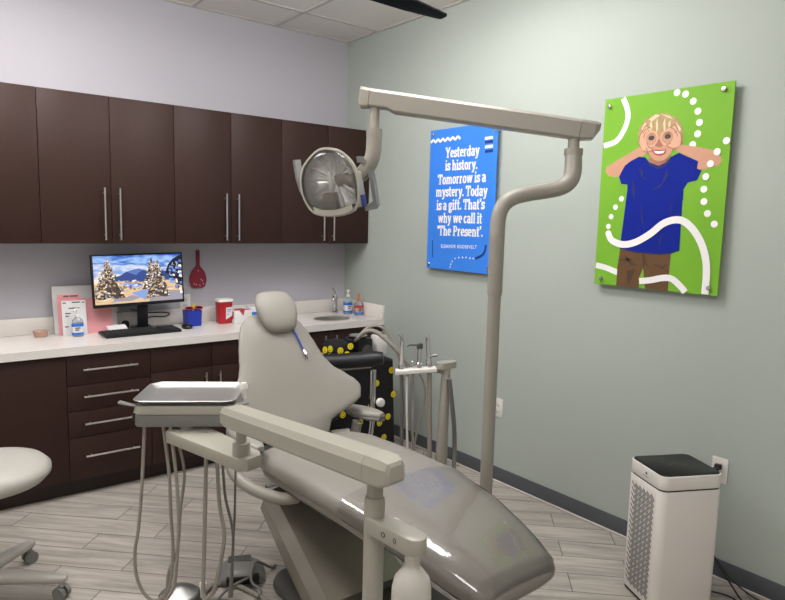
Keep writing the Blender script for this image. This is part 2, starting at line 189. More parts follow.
# ------------------------------------------------------------------ mesh builder
class MB:
    def __init__(s): s.v = []; s.f = []; s.mi = []; s.cur = 0
    def add(s, vs, fs):
        o = len(s.v); s.v += [V(p) for p in vs]
        for f in fs: s.f.append([i+o for i in f]); s.mi.append(s.cur)
        return s
    def use(s, i): s.cur = i; return s
    def bm(s, b, M=None):
        if M is not None: bmesh.ops.transform(b, matrix=M, verts=b.verts)
        b.verts.ensure_lookup_table(); b.verts.index_update()
        s.add([v.co.copy() for v in b.verts], [[v.index for v in f.verts] for f in b.faces]); b.free(); return s
    def box(s, c, d, bev=0, seg=2, M=None):
        b = bmesh.new(); bmesh.ops.create_cube(b, size=1)
        bmesh.ops.scale(b, vec=d, verts=b.verts)
        if bev: bmesh.ops.bevel(b, geom=b.edges[:], offset=bev, segments=seg, affect='EDGES', profile=.5)
        bmesh.ops.translate(b, vec=c, verts=b.verts)
        return s.bm(b, M)
    def span(s, a, b, bev=0, seg=2, M=None):
        return s.box([(p+q)/2 for p, q in zip(a, b)], [abs(q-p) for p, q in zip(a, b)], bev, seg, M)
    def prism(s, poly, z0, z1, bev=0, M=None, seg=2):
        b = bmesh.new(); vs = [b.verts.new((x, y, z0)) for x, y in poly]; f = b.faces.new(vs)
        bmesh.ops.recalc_face_normals(b, faces=[f])
        if f.normal.z < 0: bmesh.ops.reverse_faces(b, faces=[f])
        r = bmesh.ops.extrude_face_region(b, geom=[f]); nv = [g for g in r['geom'] if isinstance(g, bmesh.types.BMVert)]
        bmesh.ops.translate(b, vec=(0, 0, z1-z0), verts=nv)
        bmesh.ops.recalc_face_normals(b, faces=b.faces[:])
        if bev:
            es = [e for e in b.edges if abs(e.verts[0].co.z-e.verts[1].co.z) < 1e-6]
            bmesh.ops.bevel(b, geom=es, offset=bev, segments=seg, affect='EDGES', profile=.5)
        return s.bm(b, M)
    def loft(s, rings, cap=True, closed=True):
        o = []; n = len(rings[0])
        vs = [p for r in rings for p in r]; fs = []
        for i in range(len(rings)-1):
            for j in range(n if closed else n-1):
                a, b_ = i*n+j, i*n+(j+1) % n
                fs.append([a, b_, b_+n, a+n])
        if cap and closed: fs.append(list(range(n))[::-1]); fs.append([(len(rings)-1)*n+j for j in range(n)])
        return s.add(vs, fs)
    def tube(s, pts, r, n=12, smooth=0, flat=1, cap=True):
        P = [V(p) for p in pts]
        R = r if isinstance(r, (list, tuple)) else [r]*len(P)
        if smooth:
            Q = []; RR = []
            for i in range(len(P)-1):
                p0 = P[max(i-1, 0)]; p1 = P[i]; p2 = P[i+1]; p3 = P[min(i+2, len(P)-1)]
                for k in range(smooth):
                    t = k/smooth
                    Q.append(.5*((2*p1)+(p2-p0)*t+(2*p0-5*p1+4*p2-p3)*t*t+(3*p1-p0-3*p2+p3)*t**3)); RR.append(R[i]*(1-t)+R[i+1]*t)
            Q.append(P[-1]); RR.append(R[-1]); P, R = Q, RR
        T = [(P[min(i+1, len(P)-1)]-P[max(i-1, 0)]).normalized() for i in range(len(P))]
        u = T[0].orthogonal().normalized() if abs(T[0].z) > .95 else T[0].cross(V((0, 0, 1))).normalized()
        rings = []
        for i, p in enumerate(P):
            u = (u-T[i]*u.dot(T[i])).normalized(); w = T[i].cross(u)
            rings.append([p+R[i]*(math.cos(2*PI*k/n)*u+flat*math.sin(2*PI*k/n)*w) for k in range(n)])
        return s.loft(rings, cap)
    def lathe(s, prof, c=(0, 0, 0), n=24, M=None):
        rings = [[V((r*math.cos(2*PI*k/n), r*math.sin(2*PI*k/n), z)) for k in range(n)] for r, z in prof]
        if M is not None: rings = [[M@p for p in r] for r in rings]
        rings = [[p+V(c) for p in r] for r in rings]
        return s.loft(rings)
    def ball(s, c, d, n=16, M=None):
        b = bmesh.new(); bmesh.ops.create_uvsphere(b, u_segments=n, v_segments=n//2+2, radius=1)
        bmesh.ops.scale(b, vec=d, verts=b.verts); 
        if M is not None: bmesh.ops.transform(b, matrix=M, verts=b.verts)
        bmesh.ops.translate(b, vec=c, verts=b.verts)
        return s.bm(b)
    def build(s, name, m, parent=None, ang=35, label=None, local=False):
        """one mesh object; vertices are in world space unless local, its origin goes to its middle"""
        ms = m if isinstance(m, (list, tuple)) else [m]
        W = WM[parent] if parent else Matrix()
        vs = s.v if local else [W.inverted()@p for p in s.v]
        lo = V([min(p[i] for p in vs) for i in range(3)]); hi = V([max(p[i] for p in vs) for i in range(3)])
        c = (lo+hi)/2
        if not parent: c.z = lo.z
        me = bpy.data.meshes.new(name); me.from_pydata([p-c for p in vs], [], s.f)
        for k in ms: me.materials.append(MATS[k])
        if len(ms) > 1:
            for p, i in zip(me.polygons, s.mi): p.material_index = i
        b = bmesh.new(); b.from_mesh(me); bmesh.ops.recalc_face_normals(b, faces=b.faces[:]); b.to_mesh(me); b.free()
        me.polygons.foreach_set('use_smooth', [True]*len(me.polygons)); me.set_sharp_from_angle(angle=math.radians(ang)); me.update()
        o = bpy.data.objects.new(name, me); COL.objects.link(o)
        o.location = c
        if parent: o.parent = parent
        WM[o] = W@Matrix.Translation(c)
        if label: o['label'] = label
        return o

def thing(name, label, cat, loc=(0, 0, 0), rz=0, group=None):
    o = bpy.data.objects.new(name, None); COL.objects.link(o); o.empty_display_size = .05
    o.location = loc; o.rotation_euler = (0, 0, rz); o['label'] = label; o['category'] = cat
    if group: o['group'] = group
    WM[o] = Matrix.Translation(V(loc))@Matrix.Rotation(rz, 4, 'Z')
    return o
def tag(o, label, cat, group=None):
    o['label'] = label; o['category'] = cat
    if group: o['group'] = group
    return o
def struct(o): o['kind'] = 'structure'; return o
def dup(root, loc, rz=None, label=None):
    c = root.copy(); COL.objects.link(c); c.location = loc
    if rz is not None: c.rotation_euler = (0, 0, rz)
    if label: c['label'] = label
    for a in root.children:
        d = a.copy(); COL.objects.link(d); d.parent = c
        for b in a.children:
            e = b.copy(); COL.objects.link(e); e.parent = d
    return c
def frame_from(o, x, y):
    x = V(x).normalized(); y = V(y); y = (y-x*y.dot(x)).normalized(); z = x.cross(y)
    M = Matrix((x, y, z)).transposed().to_4x4(); M.translation = V(o); return M
def sup(n, hw, ht, e=2.6):
    """superellipse ring in 2D"""
    out = []
    for k in range(n):
        a = 2*PI*k/n; c, s_ = math.cos(a), math.sin(a)
        out.append((hw*math.copysign(abs(c)**(2/e), c), ht*math.copysign(abs(s_)**(2/e), s_)))
    return out
def rrect(w, h, r, n=5):
    out = []
    for cx, cy, a0 in ((w/2-r, h/2-r, 0), (-w/2+r, h/2-r, 90), (-w/2+r, -h/2+r, 180), (w/2-r, -h/2+r, 270)):
        for k in range(n+1):
            a = math.radians(a0+90*k/n); out.append((cx+r*math.cos(a), cy+r*math.sin(a)))
    return out
def interp(tab, x):
    if x <= tab[0][0]: return tab[0][1:]
    for a, b in zip(tab, tab[1:]):
        if x <= b[0]:
            t = (x-a[0])/(b[0]-a[0]); t = t*t*(3-2*t)*.5+t*.5
            return [p+(q-p)*t for p, q in zip(a[1:], b[1:])]
    return tab[-1][1:]

# ------------------------------------------------------------------ room
X0, Y0, H = -4.3, -5.6, 2.95
struct(MB().span((X0, Y0, -.1), (0, 0, 0)).build('floor', 'plank_floor'))
struct(MB().span((X0, Y0, H), (0, 0, H+.1)).build('ceiling', 'tile_white'))
struct(MB().span((X0-.1, 0, -.1), (.1, .1, H+.1)).build('wall_back', 'wall_lavender'))
struct(MB().span((0, Y0-.1, -.1), (.1, 0, H+.1)).build('wall_right', 'wall_green'))
struct(MB().span((X0-.1, Y0-.1, -.1), (X0, 0, H+.1)).build('wall_left', 'wall_plain'))
struct(MB().span((X0, Y0-.1, -.1), (0, Y0, H+.1)).build('wall_front', 'wall_plain'))
struct(MB().span((-.008, Y0, .008), (-.0005, -.545, .094), .003).build('baseboard_right', 'baseboard'))
struct(MB().span((-.018, Y0, 0), (-.0005, -.545, .012), .004).build('trim_1', 'grid_white'))   # sealant line along the base
g = MB()
gx = [-.628-.6096*i for i in range(-0, 7)]; gy = [-.397-.6096*i for i in range(0, 9)]
for x in gx: g.span((x-.012, Y0, H-.006), (x+.012, 0, H+.001))
for y in gy: g.span((X0, y-.012, H-.0055), (0, y+.012, H+.001))
g.span((X0, -.02, H-.008), (0, -.0005, H+.001)); g.span((-.02, Y0, H-.008), (-.0005, 0, H+.001))
struct(g.build('trim_2', 'grid_white'))
# ------------------------------------------------------------------ wall cupboards
def bar_handle(p, q, out, parent, name='handle', r=.0055):
    p, q, out = V(p), V(q), V(out); m = MB(); d = (q-p).normalized()
    m.tube([p+out, q+out], r, 10)
    for t in (p+d*.03, q-d*.03): m.tube([t+out, t], r*.8, 8)
    return m.build(name, 'steel', parent, label='brushed steel bar handle')

CB, CT, CDp = 1.413, 2.252, -.312
upper = [(-2.966, -2.224, 'espresso wall cupboard cut off by the left edge of the picture', (0,)),
         (-2.224, -1.482, 'espresso two-door wall cupboard directly above the computer monitor', (0, 1)),
         (-1.482, -.741, 'espresso two-door wall cupboard above the red paddle and red sharps bin', (0, 1)),
         (-.741, 0, 'espresso two-door wall cupboard in the corner behind the dental lamp, above the sink', (0, 1))]
for x0, x1, lab, _ in upper:
    t = thing('wall_cupboard', lab, 'cupboard', ((x0+x1)/2, -.15, CB), 0, 'row of wall cupboards')
    MB().span((x0+.0005, CDp+.02, CB), (x1-.0005, -.0005, CT), .001).build('cupboard_body', 'espresso_edge', t)
    xm = (x0+x1)/2
    for a, b, hx in ((x0, xm, xm-.042), (xm, x1, xm+.042)):
        d = MB().span((a+.0015, CDp, CB+.001), (b-.0015, CDp+.019, CT-.001), .0015).build('door', 'espresso', t)
        bar_handle((hx, CDp, 1.435), (hx, CDp, 1.735), (0, -.03, 0), d)

# ------------------------------------------------------------------ base cabinets
KT = .862; KF = -.54; FD = -.52
def base_cab(x0, x1, lab, doors=(), drawers=()):
    t = thing('base_cabinet', lab, 'cabinet', ((x0+x1)/2, -.27, 0), 0, 'row of base cabinets under the counter')
    m = MB().span((x0+.0005, FD+.02, .10), (x1-.0005, -.003, KT-.046))
    m.span((x0+.0005, -.45, .001), (x1-.0005, -.05, .10)); m.build('cabinet_body', 'espresso_edge', t)
    for a, b, z0, z1, hx in doors:
        d = MB().span((a+.0015, FD, z0), (b-.0015, FD+.019, z1), .0015).build('door', 'espresso', t)
        if hx is not None: bar_handle((hx, FD, z1-.26), (hx, FD, z1-.03), (0, -.03, 0), d)
    for a, b, z0, z1, h in drawers:
        d = MB().span((a+.0015, FD, z0), (b-.0015, FD+.019, z1), .0015).build('drawer', 'espresso', t)
        if h:
            xm = (a+b)/2; bar_handle((xm-.145, FD, h), (xm+.145, FD, h), (0, -.03, 0), d)
    return t
base_cab(-3.2, -2.165, 'plain espresso base cabinet at the left, behind the white stool seat', doors=[(-3.2, -2.165, .105, .81, None)])
base_cab(-2.165, -1.715, 'espresso drawer cabinet with four bar handles, under the keyboard',
         drawers=[(-2.165, -1.715, .643, .81, .732), (-2.165, -1.715, .498, .64, .58), (-2.165, -1.715, .348, .495, .425), (-2.165, -1.715, .105, .345, .24)])
base_cab(-1.715, -.95, 'espresso base cabinet behind the instrument tray, with wide top drawer', doors=[(-1.715, -1.34, .105, .66, -1.385), (-1.34, -.95, .105, .66, -1.295)],
         drawers=[(-1.715, -1.34, .663, .81, 0), (-1.34, -.95, .663, .81, 0)])
base_cab(-.95, -.004, 'espresso sink base cabinet in the corner behind the dental chair back', doors=[(-.95, -.475, .105, .81, -.52), (-.475, -.004, .105, .81, -.43)])

# countertop with a round sink opening
ct = thing('countertop', 'long white quartz countertop with low backsplash above dark cabinets', 'countertop', (-1.6, -.27, KT-.045))
SX, SY, SR = -.325, -.325, .115
m = MB(); n = 40; xs0, xs1, ys0, ys1 = -3.2, -.002, KF, -.002
m.span((xs0, ys0, KT-.045), (SX-.2, ys1, KT))
# square ring with a round hole
ring = []; outer = []
for k in range(n):
    a = 2*PI*k/n; c, s_ = math.cos(a), math.sin(a); ring.append((SX+SR*1.22*c, SY+SR*.92*s_))
    x0, x1, y0, y1 = SX-.2, xs1, ys0, ys1
    tt = min((x1-SX)/c if c > 1e-9 else 9, (x0-SX)/c if c < -1e-9 else 9, (y1-SY)/s_ if s_ > 1e-9 else 9, (y0-SY)/s_ if s_ < -1e-9 else 9)
    outer.append((SX+tt*c, SY+tt*s_))
for q in ((SX-.2, ys0), (SX-.2, ys1), (xs1, ys0), (xs1, ys1)):
    i = min(range(n), key=lambda k: (outer[k][0]-q[0])**2+(outer[k][1]-q[1])**2); outer[i] = q
m.loft([[V((x, y, KT-.045)) for x, y in ring], [V((x, y, KT)) for x, y in ring], [V((x, y, KT)) for x, y in outer], [V((x, y, KT-.045)) for x, y in outer]], cap=False)
m.build('counter_slab', 'quartz', ct)
MB().span((-3.2, -.022, KT+.0005), (-.024, -.001, .962), .002).build('backsplash', 'quartz', ct)
MB().span((-.022, KF, KT+.0005), (-.001, -.001, .962), .002).build('side_splash', 'quartz', ct)
# sink
sk = thing('sink', 'small round stainless sink set into the counter in the corner', 'sink', (SX, SY, .72))
prof = [(.02, .735), (.075, .738), (.102, .75), (.112, .80), (.1145, KT-.002), (.121, KT+.003), (.125, KT+.001)]
m = MB(); m.loft([[V((SX+r*1.22*math.cos(2*PI*k/40), SY+r*.92*math.sin(2*PI*k/40), z)) for k in range(40)] for r, z in prof], cap=False)
m.build('basin', 'steel', sk); MB().lathe([(.026, .735), (.026, .7), (.02, .69)], (SX, SY, 0)).build('drain', 'chrome', sk)
fx, fy = -.165, -.12
f = thing('faucet', 'small chrome single-lever faucet behind the sink', 'faucet', (fx, fy, KT))
m = MB(); m.lathe([(.026, KT+.0005), (.026, KT+.012), (.019, KT+.02), (.018, KT+.125), (.014, KT+.14)], (fx, fy, 0)); m.build('faucet_body', 'chrome', f)
MB().tube([(fx-.005, fy-.008, KT+.08), (fx-.04, fy-.05, KT+.125), (fx-.08, fy-.1, KT+.145), (fx-.1, fy-.125, KT+.135), (fx-.105, fy-.13, KT+.112)], [.013, .012, .011, .011, .012], 12, 6).build('spout', 'chrome', f)
MB().tube([(fx, fy, KT+.137), (fx-.004, fy, KT+.16), (fx-.03, fy-.01, KT+.2)], [.014, .009, .006], 10, 4).build('lever', 'chrome', f)

def pump_bottle(x, y, lab, body, pump, label_m, rx=.036, ry=.026, h=.13, stripes=('blue_label',)):
    t = thing('pump_bottle', lab, 'bottle', (x, y, KT)); z = KT+.0006
    m = MB(); rings = []
    for a, zz in ((.9, 0), (1, .006), (1, h*.72), (.9, h*.84), (.45, h*.95), (.36, h)):
        rings.append([V((x+p*a, y+q*a, z+zz)) for p, q in sup(24, rx, ry, 3)])
    m.loft(rings); m.build('bottle_body', body, t)
    m = MB(); m.lathe([(.014, h), (.014, h+.016), (.005, h+.018), (.005, h+.04), (.011, h+.041), (.011, h+.052), (.004, h+.054)], (x, y, z), 16)
    m.tube([(x, y, z+h+.047), (x-.02, y-.022, z+h+.045), (x-.025, y-.028, z+h+.036)], .005, 8); m.build('pump_head', pump, t)
    def band(z0, z1, nm, mm, e=1.015):
        b = MB(); b.loft([[V((x+p*e, y+q*e, z+k)) for p, q in sup(24, rx, ry, 3)] for k in (z0, z1)], cap=False); return b.build(nm, mm, t)
    lab_ = band(h*.1, h*.68, 'bottle_label', label_m)
    for i, (a, b) in enumerate(((.52, .68), (.1, .22))): 
        if i < len(stripes): band(h*a, h*b, 'label_band', stripes[i], 1.025)
    for i in range(2):
        b = MB(); zz = z+h*(.42-.1*i); b.span((x-rx*.6, y-ry*1.05, zz), (x+rx*(.3-.2*i), y-ry*1.03, zz+.007)); b.build('label_print', 'ink', t)
    return t
pump_bottle(-.10, -.20, 'clear soap pump bottle with white pump and blue banded label, beside the faucet', 'clear_soap', 'white_plastic', 'paper', .034, .026, .135, ('blue_label', 'blue_label'))
pump_bottle(-.068, -.30, 'soap pump bottle with orange pump, nearest the right wall', 'clear_bottle', 'orange', 'amber_soap', .034, .026, .115, ('red_ink', 'blue_label'))
pump_bottle(-2.032, -.20, 'clear hand sanitizer pump bottle with blue banded label, in front of the papers', 'clear_bottle', 'white_plastic', 'paper', .031, .024, .115, ('blue_label', 'blue_label'))

# papers leaning on the wall
def leaning(name, lab, cat, x0, x1, y, h, m, th=.003, lean=.06, label=None):
    o = MB().add([(x0, y, KT+.0006), (x1, y, KT+.0006), (x1, y+lean, KT+h), (x0, y+lean, KT+h), (x0, y+th, KT+.0006), (x1, y+th, KT+.0006), (x1, y+lean+th, KT+h), (x0, y+lean+th, KT+h)],
                 [[0, 1, 2, 3], [7, 6, 5, 4], [0, 4, 5, 1], [1, 5, 6, 2], [2, 6, 7, 3], [3, 7, 4, 0]])
    return o
t = thing('binder', 'large white binder leaning on the wall behind the pink folders', 'binder', (-2.0, -.06, KT))
leaning('', '', '', -2.135, -1.78, -.1, .285, '', .02, .05).build('binder_cover', 'paper', t)
t = thing('file_folder', 'pink file folder with a tab, leaning on the white binder left of the bottle', 'folder', (-2.03, -.14, KT))
leaning('', '', '', -2.118, -1.962, -.135, .215, '', .003, .03).build('folder_sheet', 'pink_card', t)
m = MB(); m.box((-2.055, -.104, KT+.226), (.125, .003, .03), .001); m.build('folder_tab', 'pink_card', t)
for a, w_ in ((-2.07, .03), (-2.028, .045)): m = MB(); m.box((a, -.1062, KT+.230), (w_, .0006, .009)); m.build('tab_writing', 'ink', t)
t = thing('form_sheet', 'white printed form standing behind the hand sanitizer bottle', 'paper', (-2.02, -.17, KT))
leaning('', '', '', -2.102, -1.968, -.158, .205, '', .0015, .03).build('sheet', 'paper', t)
m = MB()
for (a, b, zz) in ((-2.095, -2.077, .19), (-2.045, -2.0, .192), (-1.99, -1.975, .19), (-2.065, -2.005, .158), (-2.085, -2.055, .128), (-2.085, -2.065, .112), (-2.09, -2.07, .05)):
    yy = -.158+.03*zz/.205-.0012; m = MB(); m.span((a, yy-.0004, KT+zz), (b, yy, KT+zz+.006)); m.build('form_print', 'ink', t)
tag(leaning('', '', '', -1.966, -1.81, -.128, .21, '', .003, .04).build('file_folder', 'pink_card'), 'plain pink folder leaning half behind the computer monitor', 'folder')
m = MB()
for i in range(3):
    M = Matrix.Translation((-1.80, -.165+.003*i, KT+.0016+i*.0022))@Matrix.Rotation(.1+.06*i, 4, 'Z')@Matrix.Rotation(.5, 4, 'X'); m.box((0, 0, .0205), (.12, .066, .002), 0, M=M)
t = thing('notepad', 'small stack of white notes on the counter left of the monitor stand', 'paper', (-1.80, -.168, KT)); m.build('note_sheets', 'paper', t)
tag(MB().lathe([(.032, KT+.0006), (.042, KT+.03), (.045, KT+.034), (.041, KT+.034), (.03, KT+.006), (.001, KT+.006)], (-2.212, -.11, 0), 24).build('dish', 'amber_soap'), 'small translucent pink dish at the left end of the counter', 'dish')

# monitor ------------------------------------------------------------
mx, my = -1.667, -.19
MW, MH = .553, .322
t = thing('monitor', 'black flat computer monitor showing a snowy forest landscape', 'monitor', (mx, my, KT), math.radians(0))
zc = 1.186
Mm = Matrix.Translation((mx, my, zc))@Matrix.Rotation(math.radians(-1.2), 4, 'Y')@Matrix.Rotation(math.radians(-3), 4, 'X')
def mon(m, *a): return m
m = MB(); m.box((0, .012, 0), (MW, .024, MH), .003, M=Mm); m.box((0, .03, -.02), (MW*.6, .02, MH*.55), .008, M=Mm); m.build('monitor_shell', 'black_plastic', t)
m = MB(); m.span((mx-.002, my+.04, KT+.013), (mx+.062, my+.062, 1.15), .006); m.build('monitor_neck', 'black_plastic', t)
m = MB(); m.prism(rrect(.13, .13, .03), KT+.0006, KT+.014, .004, M=Matrix.Translation((mx+.03, my+.07, 0))); m.build('monitor_foot', 'black_plastic', t)
# picture on the screen, painted as flat emitting shapes at the panel
SW, SH = MW-.022, MH-.03
grad_mat('scr_sky', [(.0, '#e6c9a4'), (.25, '#d8cfca'), (.42, '#6a8cc4'), (.55, '#c2c9d8'), (.68, '#3764ae'), (.8, '#8fb0de'), (1, '#2450a0')], 'Z', -.03, .15, .85, .8)
for nme, c in (('scr_mtn', '#35467e'), ('scr_mtn2', '#566ca6'), ('scr_snow', '#c9ad88'), ('scr_snowblue', '#7a92c8'), ('scr_tree', '#4a4038'), ('scr_tan', '#a98864'), ('scr_white', '#e6dccd'), ('scr_dark', '#1f2030'), ('scr_shade', '#8d8a94')):
    mm = mat(nme, '#000000', .3, var=.0, spec=.3); b = mm.node_tree.nodes['Principled BSDF']; b.inputs['Emission Color'].default_value = lin(c); b.inputs['Emission Strength'].default_value = .85
SL = ['scr_sky', 'scr_mtn', 'scr_mtn2', 'scr_snow', 'scr_snowblue', 'scr_tree', 'scr_tan', 'scr_white', 'scr_dark', 'scr_shade']
m = MB(); lay = [0]
def spoly(pts, mi):
    lay[0] += 1; d = -.0006-.000004*lay[0]; m.use(mi)
    vs = [Mm@V(((min(max(u, 0), 1)-.5)*SW, d, (min(max(v, 0), 1)-.5)*SH+.005)) for u, v in pts]; m.add(vs, [list(range(len(vs)))])
spoly([(0, 0), (1, 0), (1, 1), (0, 1)], 0)
spoly([(.2, .55), (.28, .58), (.36, .66), (.44, .7), (.5, .72), (.57, .67), (.65, .66), (.75, .68), (.86, .6), (1, .56), (1, .4), (.2, .42)], 1)
spoly([(.36, .66), (.44, .7), (.5, .72), (.55, .68), (.5, .64), (.47, .58), (.43, .6)], 2); spoly([(.62, .66), (.7, .67), (.78, .62), (.72, .56), (.66, .58)], 2)
spoly([(0, .42), (.2, .46), (.35, .47), (.5, .43), (.7, .44), (1, .45), (1, 0), (0, 0)], 3)
spoly([(.3, .4), (.42, .43), (.55, .38), (.5, .32), (.36, .34)], 4); spoly([(.4, .2), (.6, .3), (.7, .2), (.55, .05)], 4); spoly([(.6, .1), (.8, .22), (1, .2), (1, 0), (.6, 0)], 9); spoly([(.0, .2), (.1, .26), (.14, .2), (.05, .14)], 9); spoly([(.2, .1), (.42, .16), (.5, .1), (.4, .04), (.2, .04)], 9)
rnd = random.Random(3)
for k in range(90):
    u, v = rnd.uniform(.22, .78), rnd.uniform(.27, .47); w = rnd.uniform(.006, .02); spoly([(u-w, v), (u+w, v), (u+w*.4, v+w*1.6), (u-w*.5, v+w*1.5)], rnd.choice((1, 5, 7, 6, 9, 4, 5)))
for k in range(60):
    u, v = rnd.uniform(0, 1), rnd.uniform(0, .3); w = rnd.uniform(.015, .05); spoly([(u-w, v), (u, v-.006), (u+w, v), (u, v+.01)], rnd.choice((6, 7, 9, 4)))
def tree(u, v0, v1, w, cols, n):
    spoly([(u-w, v0), (u-w*.6, v0-.02), (u, v0+.01), (u+w*.6, v0-.02), (u+w, v0), (u+w*.4, v0+(v1-v0)*.5), (u, v1), (u-w*.4, v0+(v1-v0)*.5)], 5)
    for i in range(n):
        f = i/n; v = v0+(v1-v0)*f; ww = w*(1-f)**.9+.004
        for j in range(4):
            q = rnd.uniform(-1.08, 1.08); x = u+q*ww; s_ = rnd.uniform(.007, .02)*(1.15-f*.7); dr = abs(q)*.02
            spoly([(x-s_, v-dr-.012), (x+s_, v-dr-.012), (x+s_*.5, v-dr+.018), (x-s_*.5, v-dr+.022)], rnd.choice(cols))
tree(.06, .2, .58, .06, (6, 3, 7, 5), 22); tree(.15, .12, .93, .17, (6, 7, 3, 6, 8, 5, 5, 9), 70)
tree(.64, .3, .93, .10, (5, 7, 6, 8, 9), 44); tree(.71, .1, .9, .14, (7, 6, 9, 3, 8, 5, 5), 64)
spoly([(.80, .60), (.84, .78), (.90, .9), (.97, .97), (1, .97), (1, .3), (.92, .35), (.9, .5)], 8)
for k in range(60):
    u, v = rnd.uniform(.8, 1), rnd.uniform(.05, .95); w = rnd.uniform(.012, .035)
    if v < .55+(u-.8)*2.2 and v > .9-(u-.7)*3: spoly([(u-w, v), (u+w, v-.02), (u+w*.6, v+.04), (u-w*.6, v+.05)], rnd.choice((4, 7, 4, 2, 8, 1)))
m.build('screen', SL, t, label='lit screen with a snowy forest under a blue sky')

# keyboard
kx, ky = -1.695, -.285
t = thing('keyboard', 'long black computer keyboard in front of the monitor', 'keyboard', (kx, ky, KT), math.radians(3))
Mk = WM[t]@Matrix.Rotation(math.radians(2.5), 4, 'X')
m = MB(); m.box((0, 0, .0125), (.455, .155, .016), .004, M=Mk); m.build('keyboard_body', 'black_plastic', t)
m = MB()
for r in range(5):
    for c in range(20):
        if c in (14, ): continue
        m.box((-.212+c*.0222, -.058+r*.026, .023), (.018, .021, .007), .0015, 1, M=Mk)
o = m.build('keycaps', 'rubber', t); o['kind'] = 'stuff'
t = thing('mouse', 'small black computer mouse right of the keyboard', 'mouse', (-1.39, -.24, KT))
m = MB(); m.ball((-1.39, -.24, KT+.012), (.033, .05, .022), 16)
for p in m.v: p.z = max(p.z, KT+.0006)
m.build('mouse_body', 'black_plastic', t); MB().box((-1.39, -.268, KT+.031), (.006, .018, .006), .002).build('scroll_wheel', 'plastic_grey', t)
tag(MB().tube([(-1.565, -.06, KT+.008), (-1.6, -.035, KT+.03), (-1.55, -.03, KT+.06), (-1.46, -.03, KT+.055), (-1.43, -.035, KT+.075), (-1.48, -.03, KT+.085), (-1.58, -.03, KT+.09), (-1.68, -.04, KT+.12)], .004, 8, 5).build('cable', 'rubber'), 'black monitor cable looping against the backsplash', 'cable')
tag(MB().lathe([(.018, 0), (.024, .02), (.022, .045), (.012, .055)], (-1.728, -.085, KT+.0006), 16).build('webcam', 'black_plastic'), 'small black round device beside the monitor foot', 'webcam')

# pen cup with sunglasses
cx, cy = -1.318, -.15
t = thing('pen_cup', 'square blue pen cup right of the computer monitor', 'cup', (cx, cy, KT))
m = MB(); w = .05
m.loft([[V((cx+a*x, cy+b*y, z)) for x, y in ((-1, -1), (1, -1), (1, 1), (-1, 1))] for a, b, z in ((.046, .04, KT+.0006), (.05, .044, KT+.106), (.046, .04, KT+.106), (.043, .037, KT+.006), (.001, .001, KT+.006))])
m.build('cup_body', 'blue_paint', t)
t = thing('sunglasses', 'novelty sunglasses with red rims lying on the blue cup', 'glasses', (cx+.01, cy, KT+.107))
for s_ in (-1, 1):
    m = MB(); M = Matrix.Translation((cx+.005+s_*.032, cy-.02, KT+.12))@Matrix.Rotation(.5, 4, 'X')
    m.tube([M@V((.025*math.cos(a), .015*math.sin(a), 0)) for a in [2*PI*k/18 for k in range(19)]], .004, 8); m.build('rim', 'red_plastic', t)
    MB().prism([(.023*math.cos(2*PI*k/18), .013*math.sin(2*PI*k/18)) for k in range(18)], -.001, .001, M=M).build('lens', 'black_gloss', t)
tag(MB().tube([(cx+.006, cy+.01, KT+.01), (cx+.012, cy+.015, KT+.1), (cx+.02, cy+.02, KT+.145)], [.006, .006, .009], 10).build('highlighter', 'yellow'), 'yellow highlighter sticking out of the blue cup', 'pen')
# sharps container
sx, sy = -1.095, -.15
t = thing('sharps_container', 'red sharps container with a white lid on the counter', 'container', (sx, sy, KT))
m = MB(); m.loft([[V((sx+p*a, sy+q*a, z)) for p, q in sup(28, .052, .045, 4)] for a, z in ((.9, KT+.0006), (.92, KT+.006), (1, KT+.145), (1, KT+.15))]); m.build('container_body', 'red_plastic', t)
m = MB(); m.loft([[V((sx+p*a, sy+q*a, z)) for p, q in sup(28, .056, .049, 4)] for a, z in ((.98, KT+.15), (1, KT+.153), (1, KT+.163), (.94, KT+.168))]); m.build('container_lid', 'white_plastic', t)
m = MB(); m.add([(sx-.006, sy-.0462, KT+.03), (sx+.04, sy-.0458, KT+.055), (sx+.042, sy-.046, KT+.115), (sx-.006, sy-.0466, KT+.112)], [[0, 1, 2, 3]]); m.build('container_label', 'paper', t)
m = MB()
for a, b, zz in ((.004, .03, .095), (.004, .025, .085), (.002, .012, .062)): m.span((sx+a, sy-.0474, KT+zz), (sx+b, sy-.0469, KT+zz+.004))
m.build('label_print', 'blue_label', t)
for i, (a, zz) in enumerate(((-.04, .13), (-.035, .122), (-.03, .128), (-.032, .112), (.03, .128))): m = MB(); m.box((sx+a, sy-.0462, KT+zz), (.004, .0006, .007)); m.build('warning_mark', 'black_plastic', t)
# small boxes
bx, by = -.985, -.17
t = thing('mask_box', 'white and red cardboard box between the sharps container and the headrest', 'box', (bx, by, KT))
m = MB(); m.box((bx, by, KT+.046), (.13, .1, .09), .002); m.build('carton', 'paper', t)
m = MB(); m.add([(bx-.065, by-.052, KT+.092), (bx+.0, by-.0505, KT+.0918), (bx+.066, by-.0505, KT+.0918), (bx+.02, by+.03, KT+.0918), (bx-.03, by+.02, KT+.0918)], [[0, 1, 2, 3, 4]]); 
m.add([(bx-.03, by-.0508, KT+.091), (bx+.01, by-.0508, KT+.091), (bx+.0, by-.0508, KT+.05)], [[0, 1, 2]]); m.add([(bx-.0653, by+.03, KT+.08), (bx-.0653, by-.04, KT+.08), (bx-.0653, by-.035, KT+.03), (bx-.0653, by+.02, KT+.02)], [[0, 1, 2, 3]])
m.build('carton_print', 'red_ink', t)
m = MB(); m.box((bx+.035, by-.0515, KT+.04), (.05, .001, .065)); m.build('carton_label', 'paper_cream', t)
